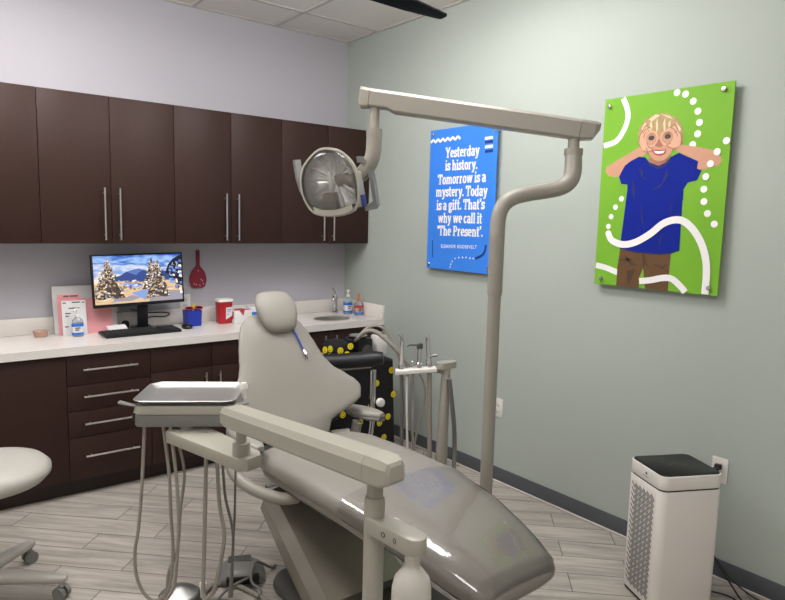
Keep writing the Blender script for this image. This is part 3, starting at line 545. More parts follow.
t = thing('wipes_box', 'white box with a blue side, just left of the headrest', 'box', (-.87, -.14, KT))
m = MB(); m.box((-.87, -.14, KT+.0506), (.085, .08, .1), .002); m.build('carton', 'paper', t)
MB().box((-.87, -.1815, KT+.036), (.078, .001, .06)).build('carton_print', 'blue_label', t)
t = thing('card_holder', 'white card holder standing on the counter right of the headrest', 'holder', (-.70, -.1, KT))
m = MB(); m.box((-.70, -.1, KT+.004), (.1, .06, .006), .001); m.box((-.70, -.085, KT+.055), (.1, .006, .1), .001); m.build('holder_body', 'white_plastic', t)
# red paddle hanging on the back wall
t = thing('paddle', 'red paddle-shaped hanger on the back wall right of the monitor', 'paddle', (-1.22, -.01, 1.09))
m = MB(); out = []
for k in range(25):
    a = -PI/2+2*PI*k/24*.0; 
prof = [(-.012, .26), (-.012, .16), (-.02, .145), (-.045, .115), (-.058, .08), (-.06, .045), (-.05, .012), (-.03, 0), (.03, 0), (.05, .012), (.06, .045), (.058, .08), (.045, .115), (.02, .145), (.012, .16), (.012, .26)]
Mp = Matrix.Translation((-1.22, -.003, 1.095))@Matrix.Rotation(PI/2, 4, 'X')
m.prism(prof, 0, .012, .004, M=Mp); m.build('paddle_blade', 'red_foam', t)
for dx, dz in ((0, .12), (.02, .06), (-.015, .025), (.035, .03), (.01, .02), (.028, .05), (-.03, .03)): m = MB(); m.lathe([(.003, 0), (.003, .001)], (0, 0, 0), 8, M=Mp@Matrix.Translation((dx, dz, .0115))); m.build('speckle', 'poster_white', t)
# outlets
def outlet(x, y, z, lab, face, sw=False):
    """face 'y': on the back wall, 'x': on the right wall"""
    t = thing('wall_outlet', lab, 'outlet', (x, y, z))
    M = Matrix.Translation((x, y, z))@(Matrix.Rotation(PI/2, 4, 'X') if face == 'y' else Matrix.Rotation(-PI/2, 4, 'Y'))
    if face == 'x': M = M@Matrix.Rotation(PI/2, 4, 'Z')
    MB().prism(rrect(.072, .116, .006), .0005, .006, .002, M=M).build('cover_plate', 'white_plastic', t)
    for s_ in (-1, 1): m = MB(); m.prism(rrect(.034, .029, .008), .0055, .008, .0005, M=M@Matrix.Translation((0, s_*.02, 0))); m.build('socket_face', 'paper_cream', t)
    for s_ in (-1, 1):
        for dx in (-.006, .006): m = MB(); m.box((dx, s_*.02+.003, .0081), (.002, .008, .0006), M=M); m.build('slot', 'rubber', t)
    return t
outlet(-1.31, 0, 1.0, 'white wall outlet on the back wall at the right edge of the monitor', 'y')
outlet(-1.78, 0, .99, 'white wall outlet on the back wall behind the left part of the monitor', 'y')
outlet(0, -3.036, .505, 'white wall outlet above the air purifier with a black plug in it', 'x')
outlet(0, -1.70, .467, 'white wall outlet low on the green wall beside the light pole', 'x')
# ------------------------------------------------------------------ posters on the right wall
BT = .006; FX = -.036           # board front face
def flat(m, pts, lay, th=.00025):
    """a flat printed shape: points are (distance along the wall from the corner, height)"""
    x1 = FX-lay*.0003; b = MB()
    m.add([(x1, -u, z) for u, z in pts], [list(range(len(pts)))])
def ribbon(m, pts, w, lay, n=8):
    P = [V((a, b, 0)) for a, b in pts]; Q = []
    for i in range(len(P)-1):
        p0, p1, p2, p3 = P[max(i-1, 0)], P[i], P[i+1], P[min(i+2, len(P)-1)]
        for k in range(n):
            t = k/n; Q.append(.5*((2*p1)+(p2-p0)*t+(2*p0-5*p1+4*p2-p3)*t*t+(3*p1-p0-3*p2+p3)*t**3))
    Q.append(P[-1]); vs = []; x = FX-lay*.0003
    for i, p in enumerate(Q):
        d = (Q[min(i+1, len(Q)-1)]-Q[max(i-1, 0)]).normalized(); nn = V((-d.y, d.x, 0))*w/2
        vs += [(x, -(p+nn).x, (p+nn).y), (x, -(p-nn).x, (p-nn).y)]
    m.add(vs, [[2*i, 2*i+1, 2*i+3, 2*i+2] for i in range(len(Q)-1)])
def disc(m, c, r, lay, n=20, ry=None):
    flat(m, [(c[0]+r*math.cos(2*PI*k/n), c[1]+(ry or r)*math.sin(2*PI*k/n)) for k in range(n)], lay)
def clip(pts, u0, u1, z0, z1):
    return [(min(max(a, u0), u1), min(max(b, z0), z1)) for a, b in pts]
def board(t, u0, u1, z0, z1, m, name='board'):
    return MB().span((FX, -u1, z0), (FX+BT, -u0, z1), .0006, 1).build(name, m, t)
def standoffs(t, pts):
    for u, z in pts:
        m = MB(); M = Matrix.Translation((FX, -u, z))@Matrix.Rotation(-PI/2, 4, 'Y')
        m.lathe([(.009, -.0355), (.009, .002), (.0105, .003), (.0105, .010), (.009, .012), (.0, .0122)], (0, 0, 0), 18, M=M)
        m.build('standoff', 'chrome', t, label='round steel standoff')

# green poster with the boy
G = DATA['G']
gu0, gu1, gz0, gz1 = 2.345, 2.975, 1.290, 2.2135
t = thing('poster', 'green wall poster of a boy in a blue shirt making hand binoculars', 'poster', (FX, -(gu0+gu1)/2, gz0))
board(t, gu0, gu1, gz0, gz1, 'poster_green')
def P(name, polys, mt, lay, cl=True):
    m = MB()
    for p in polys: flat(m, clip(p, gu0+.001, gu1-.001, gz0+.001, gz1-.001), lay)
    return m.build(name, mt, t)
m = MB(); ribbon(m, clip(G['arc'], gu0+.006, gu1, gz0, gz1-.006), .027, 1); m.build('white_ribbon', 'poster_white', t)
for i, d in enumerate(G['dots']+G['dotsL']):
    m = MB(); disc(m, (min(d[0], gu1-.016), min(d[1], gz1-.016)), .0135 if i >= len(G['dots']) else .0155, 13 if i in (7, 8, 9, 10) else 1); m.build('white_dot', 'poster_white', t)
P('upper_arm_print', [G['armRs']], 'skin_shade', 2)
P('neck_print', [G['neck']], 'skin_shade', 2)
P('arm_print', [G['armL']], 'skin', 3); P('arm_print', [G['armR']], 'skin', 3)
P('trousers_print', [G['trousers']], 'khaki', 2); [P('trouser_crease', [p], 'khaki_dark', 3) for p in G['crease']]
P('shirt_print', [G['shirt']], 'shirt_blue', 4)
[P('shirt_fold', [p], 'shirt_navy', 5) for p in [G['collar'], G['hem']]+G['fold']]
P('hair_print', [G['hair']], 'hair_blond', 5)
P('face_print', [G['face']], 'skin', 6)
P('mouth_print', [G['mouth']], 'lips', 7); P('teeth_print', [G['teeth']], 'poster_white', 8)
P('nose_print', [G['nose']], 'skin_shade', 7)
for c in (G['ringL'], G['ringR']):
    m = MB(); disc(m, (c[0], c[1]+.004), G['rr']*.52, 7, ry=G['rr']*.38); m.build('eye_print', 'eye_dark', t)
for b in G['brow']: m = MB(); ribbon(m, b, .007, 8); m.build('brow_print', 'hair_blond', t)
P('fringe_print', [G['fringe']], 'hair_blond', 8)
for p in G['strand']: P('hair_strand', [p], 'hair_light', 9)
P('hand_print', [G['hand_left']], 'skin_light', 10); P('hand_print', [G['hand_right']], 'skin_light', 10)
r = G['rr']
for c in (G['ringL'], G['ringR']):
    m = MB(); ribbon(m, [(c[0]+r*math.cos(a), c[1]+r*1.08*math.sin(a)) for a in [2*PI*k/12 for k in range(13)]], r*.36, 11, 4); m.build('finger_ring_print', 'skin_light', t)
for b in G['outl']: m = MB(); ribbon(m, b, .0045, 11.5); m.build('hand_outline', 'skin_shade', t)
for b in G['fing']: m = MB(); ribbon(m, b, .004, 12); m.build('finger_line', 'skin_shade', t)
for c in (G['ringL'], G['ringR']):
    m = MB(); ribbon(m, [(c[0]+r*.82*math.cos(a), c[1]+r*.88*math.sin(a)) for a in [2*PI*k/12 for k in range(13)]], r*.07, 12, 4); m.build('finger_line', 'skin_shade', t)
m = MB(); ribbon(m, clip(G['rib1'], gu0, gu1, gz0+.003, gz1), .033, 13); disc(m, G['rib1'][0], .0165, 13.5); m.build('white_ribbon', 'poster_white', t)
m = MB(); ribbon(m, clip(G['rib2'], gu0+.002, gu1, gz0, gz1), .029, 1); m.build('white_ribbon', 'poster_white', t)
m = MB(); ribbon(m, clip(G['rib3'], gu0, gu1, gz0+.003, gz1), .03, 13); m.build('white_ribbon', 'poster_white', t)
standoffs(t, G['stand'])

# blue poster with the quotation: lettering drawn stroke by stroke with a broad pen and slab serifs
TH, TN = .205, .115
def arc(cx, cy, rx, ry, a0, a1, n=12): return [(cx+rx*math.cos(math.radians(a0+(a1-a0)*k/n)), cy+ry*math.sin(math.radians(a0+(a1-a0)*k/n))) for k in range(n+1)]
def sf(x, y, w): return ('s', x, y, w)
XH = .70
GL = {
 'Y': (.76, [[(.12, 1), (.38, .46)], [(.66, 1), (.38, .46)], [(.38, .5), (.38, 0)], sf(.12, 1, .28), sf(.64, 1, .26), sf(.38, 0, .36)]),
 'T': (.74, [[(.37, 1), (.37, 0)], [(.05, .95), (.69, .95)], [(.08, .98), (.08, .72)], [(.66, .98), (.66, .72)], sf(.37, 0, .36)]),
 'P': (.70, [[(.19, 1), (.19, 0)], [(.19, .95), (.36, .95)]+arc(.36, .71, .2, .24, 90, -90)+[(.19, .47)], sf(.15, 1, .26), sf(.19, 0, .36)]),
 'e': (.56, [[(.12, .37), (.46, .37)]+arc(.29, .37, .185, .31, 0, 310)]),
 's': (.50, [arc(.26, .515, .15, .145, 30, 270, 9)+arc(.25, .205, .16, .16, 90, -150, 9), [(.41, .68), (.41, .5)], [(.09, .22), (.09, .02)]]),
 't': (.42, [[(.17, .92), (.17, .2)]+arc(.28, .17, .11, .13, 180, 310, 7), [(.02, .655), (.38, .655)]]),
 'r': (.50, [[(.16, XH), (.16, 0)], [(.16, .45)]+arc(.33, .46, .13, .19, 160, 60, 6), sf(.12, XH, .22), sf(.17, 0, .34)]),
 'd': (.64, [[(.46, 1), (.46, 0)], arc(.29, .34, .19, .32, 50, 310), sf(.42, 1, .22), sf(.5, 0, .22)]),
 'a': (.58, [arc(.26, .50, .17, .17, 160, 0, 7)+[(.43, .12), (.5, .04), (.56, .06)], [(.43, .4), (.3, .4)]+arc(.25, .21, .15, .18, 90, 350, 9)]),
 'y': (.62, [[(.12, XH), (.33, .08)], [(.53, XH), (.3, -.1), (.2, -.24), (.07, -.24)], sf(.13, XH, .26), sf(.51, XH, .22)]),
 'i': (.34, [[(.17, XH), (.17, 0)], sf(.13, XH, .22), sf(.17, 0, .32), ('d', .16, .93)]),
 'h': (.68, [[(.17, 1), (.17, 0)], [(.17, .45)]+arc(.34, .45, .17, .2, 150, 0, 7)+[(.51, 0)], sf(.13, 1, .22), sf(.17, 0, .3), sf(.52, 0, .28)]),
 'n': (.68, [[(.17, XH), (.17, 0)], [(.17, .45)]+arc(.34, .45, .17, .2, 150, 0, 7)+[(.51, 0)], sf(.13, XH, .22), sf(.17, 0, .3), sf(.52, 0, .28)]),
 'm': (1.0, [[(.17, XH), (.17, 0)], [(.17, .45)]+arc(.33, .45, .16, .2, 150, 0, 7)+[(.49, 0)], [(.49, .45)]+arc(.66, .45, .16, .2, 150, 0, 7)+[(.82, 0)], sf(.13, XH, .22), sf(.17, 0, .28), sf(.5, 0, .26), sf(.84, 0, .26)]),
 'o': (.60, [arc(.30, .35, .19, .315, 0, 360, 18)]),
 'w': (.90, [[(.12, XH), (.27, .04)], [(.27, .04), (.44, XH)], [(.44, XH), (.62, .04)], [(.62, .04), (.79, XH)], sf(.12, XH, .24), sf(.46, XH, .2), sf(.79, XH, .2)]),
 'g': (.60, [arc(.27, .45, .16, .21, 0, 360, 14), [(.18, .24), (.14, .12), (.3, .08), (.46, .02)]+arc(.3, -.12, .18, .13, 30, -200, 9)+[(.2, .05)], [(.4, .6), (.56, .66)]]),
 'f': (.42, [[(.17, 0), (.17, .8)]+arc(.28, .82, .11, .14, 180, 50, 6), [(.03, .655), (.36, .655)], sf(.18, 0, .32)]),
 'c': (.52, [arc(.28, .35, .18, .31, 45, 315, 14)]),
 'l': (.34, [[(.17, 1), (.17, 0)], sf(.13, 1, .22), sf(.17, 0, .32)]),
 '.': (.26, [('d', .13, .1)]), "'": (.24, [[(.13, 1.0), (.11, .72)]]), ' ': (.26, []),
}
def slab_text(m, txt, u0, z0, u1, z1, lay, height):
    """write txt from (u0, z0) to (u1, z1) on the board"""
    tw = sum(GL[c][0] for c in txt); kx = (u1-u0)/tw; kz = height; x = u0; n = 0
    def put(pts): flat(m, [(u0+px*kx, z0+(z1-z0)*(px*kx)/(u1-u0)+pz*kz) for px, pz in pts], lay+(n % 7)*.04)
    cx = 0
    for c in txt:
        adv, st = GL[c]
        for s_ in st:
            n += 1
            if s_[0] == 's':
                _, a, y, w = s_; h = .10; yy = y-h if y > .3 else y
                put([(cx+a-w/2, yy), (cx+a+w/2, yy), (cx+a+w/2, yy+h), (cx+a-w/2, yy+h)]); continue
            if s_[0] == 'd':
                put([(cx+s_[1]+.11*math.cos(2*PI*k/12), s_[2]+.105*math.sin(2*PI*k/12)) for k in range(12)]); continue
            for i in range(len(s_)-1):
                (ax, ay), (bx_, by_) = s_[i], s_[i+1]; dx, dy = bx_-ax, by_-ay; L = math.hypot(dx, dy)
                if L < 1e-6: continue
                n += 1
                w = TN+(TH-TN)*abs(dy)/L; ox, oy = -dy/L*w/2, dx/L*w/2; ex, ey = dx/L*.02, dy/L*.02
                put([(cx+ax-ex+ox, ay-ey+oy), (cx+ax-ex-ox, ay-ey-oy), (cx+bx_+ex-ox, by_+ey-oy), (cx+bx_+ex+ox, by_+ey+oy)])
        cx += adv
B = DATA['B']
bu0, bu1, bz0, bz1 = 1.034, 1.63, 1.280, 2.182
t = thing('poster', 'blue wall poster with the white quotation beginning Yesterday is history', 'poster', (FX, -(bu0+bu1)/2, bz0))
board(t, bu0, bu1, bz0, bz1, 'poster_blue')
for ln in B['lines'][:7]:
    m = MB(); slab_text(m, ln[0], ln[1][0], ln[1][1], ln[2][0], ln[2][1], 1, .064); m.build('quotation_line', 'poster_white', t)
# author line in small plain capitals
ln = B['lines'][7]; cu = bpy.data.curves.new('author_line', 'FONT'); cu.body = ln[0]; cu.size = .03; cu.offset = .0006; cu.space_character = 1.25
tmp = bpy.data.objects.new('author_line', cu); COL.objects.link(tmp); bpy.context.view_layer.update()
me = tmp.to_mesh(); w = max(v.co.x for v in me.vertices); k = (ln[2][0]-ln[1][0])/w; m = MB()
m.add([(FX-.0004, -(ln[1][0]+v.co.x*k), ln[1][1]+(ln[2][1]-ln[1][1])*v.co.x/w+v.co.y) for v in me.vertices], [list(p.vertices) for p in me.polygons])
tmp.to_mesh_clear(); bpy.data.objects.remove(tmp); m.build('author_line', 'poster_white', t)
m = MB(); a, b = B['squig']; zig = [(a[0]+(b[0]-a[0])*i/12, a[1]+(b[1]-a[1])*i/12+(.009 if i % 2 else -.007)) for i in range(13)]; ribbon(m, zig, .016, 1, 3); m.build('white_zigzag', 'poster_white', t)
for i in range(4): m = MB(); ribbon(m, B['bars'][i], .017, 1); m.build('short_bar', 'poster_navy' if i % 2 else 'poster_white', t)
for d in B['dots']: m = MB(); disc(m, d, .0055, 1); m.build('white_dot', 'poster_white', t)
for q, w_ in ((B['vline'], .008), (B['arc'], .016)): m = MB(); ribbon(m, q, w_, 1); m.build('navy_stroke', 'poster_navy', t)
standoffs(t, B['stand'])

# ------------------------------------------------------------------ dental chair
def ccx(y): return -1.43+(-1.6-y)*.05
ch = thing('dental_chair', 'taupe vinyl dental chair with a raised back, foot end towards the camera', 'dental chair', (-1.40, -2.2, 0))
m = MB(); m.prism([(p-1.42, q-2.37) for p, q in rrect(.54, .95, .12)], .001, .045, .02); m.build('base_plate', 'plastic_grey_dark', ch)
m = MB(); m.tube([(-1.42, -2.02, .05), (-1.42, -2.02, .12)], .16, 24); m.build('turntable', 'plastic_grey_dark', ch)
# slanting lift cover
LX = -1.45
def lift_ring(y, z, hw, th):
    nrm = V((0, -.52, .85)).normalized()
    return [V((LX, y, z))+V((p, 0, 0))+nrm*q for p, q in [(-hw, -th), (-hw, th*.2), (-hw+.035, th), (hw-.02, th), (hw, th*.3), (hw, -th)]]
m = MB(); m.loft([lift_ring(-1.80, .35, .18, .04), lift_ring(-1.815, .335, .20, .05), lift_ring(-2.05, .20, .21, .06), lift_ring(-2.31, .055, .22, .06)]); m.build('lift_arm_cover', 'lift_paint', ch, 25)
m = MB(); m.span((-1.54, -2.2, .34), (-1.28, -1.78, .46), .03); m.build('seat_carrier', 'plastic_grey_dark', ch)
SEAT = [(-3.05, .14, .435, .405), (-3.043, .17, .456, .385), (-3.02, .192, .478, .375), (-2.96, .21, .503, .385), (-2.85, .236, .54, .41), (-2.67, .268, .58, .445), (-2.45, .292, .605, .475), (-2.2, .292, .612, .478), (-1.95, .285, .608, .475), (-1.84, .272, .592, .475), (-1.79, .25, .565, .49), (-1.772, .22, .54, .51)]
def seat_ring(y, e=0):
    w, zt, zb = interp(SEAT, y); c = (zt+zb)/2
    return [V((ccx(y)+p, y, c+(q if q < 0 else q*1.0))) for p, q in sup(36, w+e, (zt-zb)/2+e, 2.9)]
ys = [-3.05, -3.0475, -3.043, -3.035, -3.02, -3.0]+[-2.95+.05*i for i in range(22)]+[-1.88, -1.85, -1.82, -1.8, -1.785, -1.776, -1.772]
ys = sorted(set(ys))
m = MB(); m.loft([seat_ring(y) for y in ys]); m.build('seat_cushion', 'vinyl', ch, 60)
m = MB(); m.loft([[V((ccx(y)+p, y, interp(SEAT, y)[2]+.006+q)) for p, q in sup(28, interp(SEAT, y)[0]*.9, .026, 5)] for y in ys if -2.6 < y < -1.8]); m.build('seat_shell', 'plastic_taupe', ch, 60)
# clear protective sleeve over the foot end
m = MB(); yy = [-3.056]+[y for y in ys if -3.06 < y < -2.43]
rr_ = [seat_ring(max(y, -3.0499), .003+.0015*math.sin(y*40)) for y in yy]
m.loft(rr_, cap=False); m.build('foot_sleeve', 'cover_film', ch, 60, label='clear glossy plastic sleeve over the foot end')
# backrest
BB = V((ccx(-1.8), -1.80, .60)); BE = V((-.0, .33, .46)).normalized(); BX = V((1, 0, 0)); BN = BX.cross(BE)   # BN points to the front (towards the seat)
if BN.y > 0: BN = -BN
BCX = -1.43
BACK = [(-.03, .10, .02), (-.01, .13, .045), (.035, .155, .06), (.05, .18, .065), (.068, .235, .062), (.09, .305, .058), (.12, .348, .055), (.175, .365, .054), (.21, .35, .054), (.255, .31, .054), (.315, .252, .055), (.38, .222, .055), (.44, .208, .054), (.5, .19, .053), (.56, .168, .048), (.595, .145, .040), (.618, .115, .028), (.628, .085, .012)]
def back_pt(s_, t, n): return V((BCX, BB.y, BB.z))+BX*s_+BE*t+BN*n
rings = []
N = 44
ts = [-.03, -.02, -.01, .015]+[.04+.02*i for i in range(27)]+[.575, .59, .602, .612, .62, .625, .628]
for t_ in ts:
    w, th = interp(BACK, t_); r = []; flare = max(0, min(1, (.40-t_)/.12))
    for k in range(N):
        a = 2*PI*k/N; c, s_ = math.cos(a), math.sin(a)
        x = w*math.copysign(abs(c)**(2/3.2), c); n = th*.5*math.copysign(abs(s_)**(2/2.4), s_)
        if x < 0: x *= 1-.05*flare
        wing = .03*max(0, (abs(x)-.15)/.2)**2 if t_ < 2 else 0     # side wings curl forward
        r.append(back_pt(x, t_, n+wing))
    rings.append(r)
m = MB(); m.loft(rings); m.build('backrest', 'vinyl', ch, 60)
m = MB(); 
for t_ in (.02, .1, .25, .4, .52, .56): pass
rg = []
for t_, w in ((.0, .10), (.03, .13), (.2, .2), (.4, .17), (.52, .13), (.56, .10)): rg.append([back_pt(p, t_, -.045+q) for p, q in sup(20, w, .022, 4)])
m.loft(rg); m.build('back_shell', 'plastic_taupe', ch, 60)
m = MB(); m.tube([back_pt(0, .50, -.06), back_pt(0, .66, -.045)], .025, 12, flat=.5); m.build('headrest_stem', 'plastic_grey', ch)
hc = back_pt(.028, .618, .03)
rings = []
for i in range(15):
    b = -1+2*i/14; zz = .114*math.copysign(abs(math.sin(b*PI/2)), b); rr = math.cos(b*PI/2)**.52 if abs(b) < 1 else .02
    wx = .106*(1+.13*b)*max(rr, .05); wn = .046*max(rr, .05)
    rings.append([hc+BX*p+BE*zz+BN*(q+.02*(p/.11)**2) for p, q in sup(28, wx, wn, 2.2)])
m = MB(); m.loft(rings); m.build('headrest', 'vinyl', ch, 60)
# hinge between seat and back
m = MB(); m.tube([(ccx(-1.75)-.2, -1.76, .52), (ccx(-1.75)+.2, -1.76, .52)], .045, 16); m.build('back_hinge', 'plastic_grey_dark', ch)
# armrests
for s_ in (1, -1):
    if s_ > 0: pts = [(-1.14, -1.74, .44), (-1.115, -1.745, .50), (-1.105, -1.75, .55), (-1.10, -1.755, .588)]; c0 = V((-1.055, -1.80, .598))
    else: pts = [(-1.63, -2.08, .445), (-1.70, -2.06, .450), (-1.775, -1.95, .475), (-1.81, -1.86, .525), (-1.79, -1.82, .595)]; c0 = V((-1.735, -1.85, .622))
    m = MB(); m.tube(pts, [.030, .030, .030, .030, .028][:len(pts)], 14, 6, flat=.8)
    if s_ > 0: m.tube([(-1.26, -1.76, .535), (-1.17, -1.78, .535)], .036, 18)
    a = m.build('armrest_post', 'plastic_taupe', ch, 60)
    r1 = []; r2 = []
    for i in range(11):
        f = i/10; d = -.125+.25*f; w = .05*min(1, math.sin(PI*min(max(f, .03), .97))**.45); hh = .017*(.6+.4*math.sin(PI*f))
        p = c0+V((.02*f, .06-d*1.05, (.012 if s_ > 0 else -.03)*f*f+.012))
        r1.append([p+V((x, 0, z+.012)) for x, z in sup(16, w, hh+.004, 2.6)]); r2.append([p+V((x, 0, z-.006)) for x, z in sup(16, w*1.06, .011, 3.5)])
    m = MB(); m.loft(r1); m.build('armrest_pad', 'vinyl_light', ch, 60)
    m = MB(); m.loft(r2); m.build('armrest_rim', 'plastic_grey', ch, 60)
# bib chain
t = thing('bib_chain', 'blue bib chain with a metal clip hanging beside the headrest', 'bib chain', tuple(back_pt(.07, .6, .03)))
bp = [back_pt(.075, .56, .036), back_pt(.085, .53, .034), back_pt(.098, .48, .035), back_pt(.106, .43, .035), back_pt(.11, .40, .035)]
MB().tube(bp, .0045, 8, 5).build('cord', 'cord_blue', t)
m = MB(); m.tube([bp[-1], back_pt(.114, .375, .035)], [.005, .009], 8); m.tube([back_pt(.114, .375, .035), back_pt(.117, .352, .035)], [.008, .003], 8); m.build('clip', 'chrome', t)

# ------------------------------------------------------------------ delivery unit
PB = V((-1.987, -3.075, 0))
du = thing('delivery_unit', 'beige dental delivery unit on a post, with long arm and hanging hoses', 'delivery unit', tuple(PB))
m = MB(); m.prism([(p+PB.x, q+PB.y) for p, q in rrect(.26, .34, .06)], .001, .03, .01); m.build('foot_plate', 'plastic_grey', du)
m = MB(); m.lathe([(.045, .03), (.04, .05), (.026, .055), (.026, .888), (.0245, .897), (.0235, .90)], PB, 28); m.build('post', 'plastic_beige', du)
m = MB(); m.lathe([(.0205, .895), (.0205, .965)], PB, 20); m.build('post_neck', 'plastic_taupe', du)
A0, A1 = V(DATA['P']['armN']), V(DATA['P']['armF']); A0 = A0+V((.003, -.0, -.001)); A1 = A1+V((-.012, 0, .017))
AD = (A1-A0); AL = AD.length; ax = AD.normalized(); side = ax.cross(V((0, 0, 1))).normalized(); upv = side.cross(ax)
def arm_sec(d, w=.043, h=.034, sh=0):
    return [A0+ax*d+side*p+upv*q for p, q in ((-w, -h*.75), (-w, h*.45), (-w*.72, h), (w*.72, h), (w, h*.45), (w, -h*.75), (w*.85, -h), (-w*.85, -h))]
m = MB(); m.loft([arm_sec(.052), arm_sec(AL*.5, .042, .032), arm_sec(AL-.03, .040, .030), arm_sec(AL-.008, .036, .026), arm_sec(AL, .026, .018)]); m.build('long_arm', 'plastic_beige', du, 25)
m = MB(); m.loft([arm_sec(-.026, .024, .018), arm_sec(-.02, .034, .027), arm_sec(.0, .0425, .0335), arm_sec(.050, .0435, .0345)]); m.build('arm_end_cap', 'plastic_beige', du, 25)
KN = V((-2.048, -2.442, 0))
m = MB(); m.lathe([(.028, .82), (.0285, .825), (.0285, .862), (.027, .866), (.0175, .868), (.0175, .945)], KN, 24); m.build('elbow_collar', 'plastic_beige', du)
# lower link under the head
lk = [(-2.075, -2.47), (-2.05, -2.492), (-1.995, -2.476), (-1.982, -2.44), (-2.02, -2.13), (-2.05, -2.05), (-2.13, -2.035), (-2.165, -2.08)]
m = MB(); m.prism(lk, .782, .826, .006, seg=2); m.build('lower_link', 'plastic_beige', du)
# head
HA = math.atan2(-.2, .305); HC = V((-2.038, -2.0, 0))
Mh = Matrix.Translation(HC)@Matrix.Rotation(HA, 4, 'Z')
m = MB(); m.tube([(-2.09, -2.09, .82), (-2.09, -2.09, .842)], .03, 20); m.build('head_pivot', 'plastic_grey', du)
m = MB(); m.prism(rrect(.35, .27, .03), .838, .884, .006, M=Mh); m.build('head_base', 'plastic_grey', du)
m = MB(); m.loft([[Mh@V((x, y, z)) for x, y in rrect(w, h, .03)] for w, h, z in ((.352, .272, .8845), (.356, .276, .889), (.352, .27, .905), (.345, .262, .914))]); m.build('head_cover', 'plastic_beige', du)
for s_ in (-1, 1):
    m = MB(); m.tube([Mh@V((s_*.165, -.115, .912)), Mh@V((s_*.19, -.12, .917)), Mh@V((s_*.225, -.115, .924))], [.012, .012, .015], 10, flat=.45); m.build('side_handle', 'plastic_grey', du)
m = MB(); m.lathe([(.011, 0), (.011, .03), (.015, .034), (.015, .05), (.010, .058)], Mh@V((.192, -.01, .912)), 14); m.build('tray_lock_knob', 'white_plastic', du)
m = MB(); m.tube([Mh@V((-.182, -.10, .872)), Mh@V((-.176, -.10, .872))], .016, 12); m.build('side_button', 'black_plastic', du)
hw = [.0062, .0062, .0055, .0072, .0052, .0045]
for i, hp in enumerate(DATA['hoses']):
    hp = [V(p) for p in hp]; hp = [hp[0]+V((0, 0, .03))]+hp+([hp[-1]+V((0, 0, .03))] if i in (0, 3) else [])
    MB().tube(hp, hw[i], 9, 6).build('handpiece_hose', ['hose_grey', 'hose_grey', 'hose_grey', 'hose_grey', 'hose_dark', 'hose_dark'][i], du, 60)
# bottle bracket and bottle on the post
b0, b1 = V((-1.988, -3.085, .826)), V((-1.973, -3.245, .838))
dd = V((b1.x-b0.x, b1.y-b0.y, 0)); M = Matrix.Translation((b0.x, b0.y, .832))@Matrix.Rotation(math.atan2(dd.y, dd.x), 4, 'Z')
m = MB(); m.prism([(-.01, -.028), (.135, -.028)]+[(.135+.028*math.cos(a), .028*math.sin(a)) for a in [-PI/2+PI*k/12 for k in range(13)]]+[(-.01, .028)], -.021, .021, .004, M=M); m.build('bottle_bracket', 'plastic_beige', du)
for k, dx in ((0, .055), (1, .095)):
    m = MB(); m.tube([M@V((dx+.006*math.cos(a)*(1 if k == 0 else .6), -.0282, .0+.006*math.sin(a))) for a in [2*PI*j/12 for j in range(13)]], .0012, 6); m.build('bracket_symbol', 'ink', du)
bc = M@V((.128, 0, 0)); bc.z = 0
m = MB(); m.lathe([(z[0], z[1]+.026) for z in ((.018, .785), (.018, .752), (.021, .745), (.030, .735), (.042, .718), (.047, .695), (.048, .66), (.048, .53), (.044, .515), (.02, .51))], bc, 28); m.build('water_bottle', 'white_frost', du, 60)

# instrument tray: a loose metal tray on the head
tr = thing('instrument_tray', 'empty rectangular stainless instrument tray on the delivery head', 'tray', tuple(HC+V((0, 0, .915))), HA)
rg = []
for w, h, r, z in ((.30, .215, .03, .9285), (.325, .24, .035, .930), (.345, .262, .04, .944), (.358, .275, .042, .948), (.364, .281, .044, .9465), (.358, .275, .042, .9455), (.34, .257, .038, .9425), (.322, .238, .034, .933), (.29, .205, .03, .9318), (.1, .08, .03, .9318)):
    rg.append([Mh@V((x, y, z-.0135)) for x, y in rrect(w, h, r, 6)])
m = MB(); m.loft(rg); m.build('tray_pan', 'tray_steel', tr, 50)

# ------------------------------------------------------------------ dental light
NK = [V(p) for p in DATA['P']['neck']]
px_, py_ = NK[-1].x, NK[-1].y
dl = thing('dental_light', 'overhead dental light on a tall bent taupe pole with a long arm', 'dental light', (px_, py_, 0))
m = MB(); m.lathe([(.11, .001), (.11, .012), (.05, .03), (.034, .06)], (px_, py_, 0), 28); m.build('pole_foot', 'plastic_grey', dl)
m = MB(); m.tube([(px_, py_, .03), (px_, py_, 1.30)], .0265, 22); m.tube([(px_, py_, 1.295), (px_, py_, 1.304)], .030, 22)
m.tube([(px_, py_, 1.303), (px_, py_, 1.50)]+NK[::-1][0:1]+NK[::-1][1:-2]+[NK[1]+V((0, 0, .0))], [.031]*(len(NK)-3)+[.032, .034, .035, .0345], 18, 6); m.build('pole', 'plastic_taupe', dl, 60)
L0, L1 = [V(p) for p in DATA['P']['lightarm']]
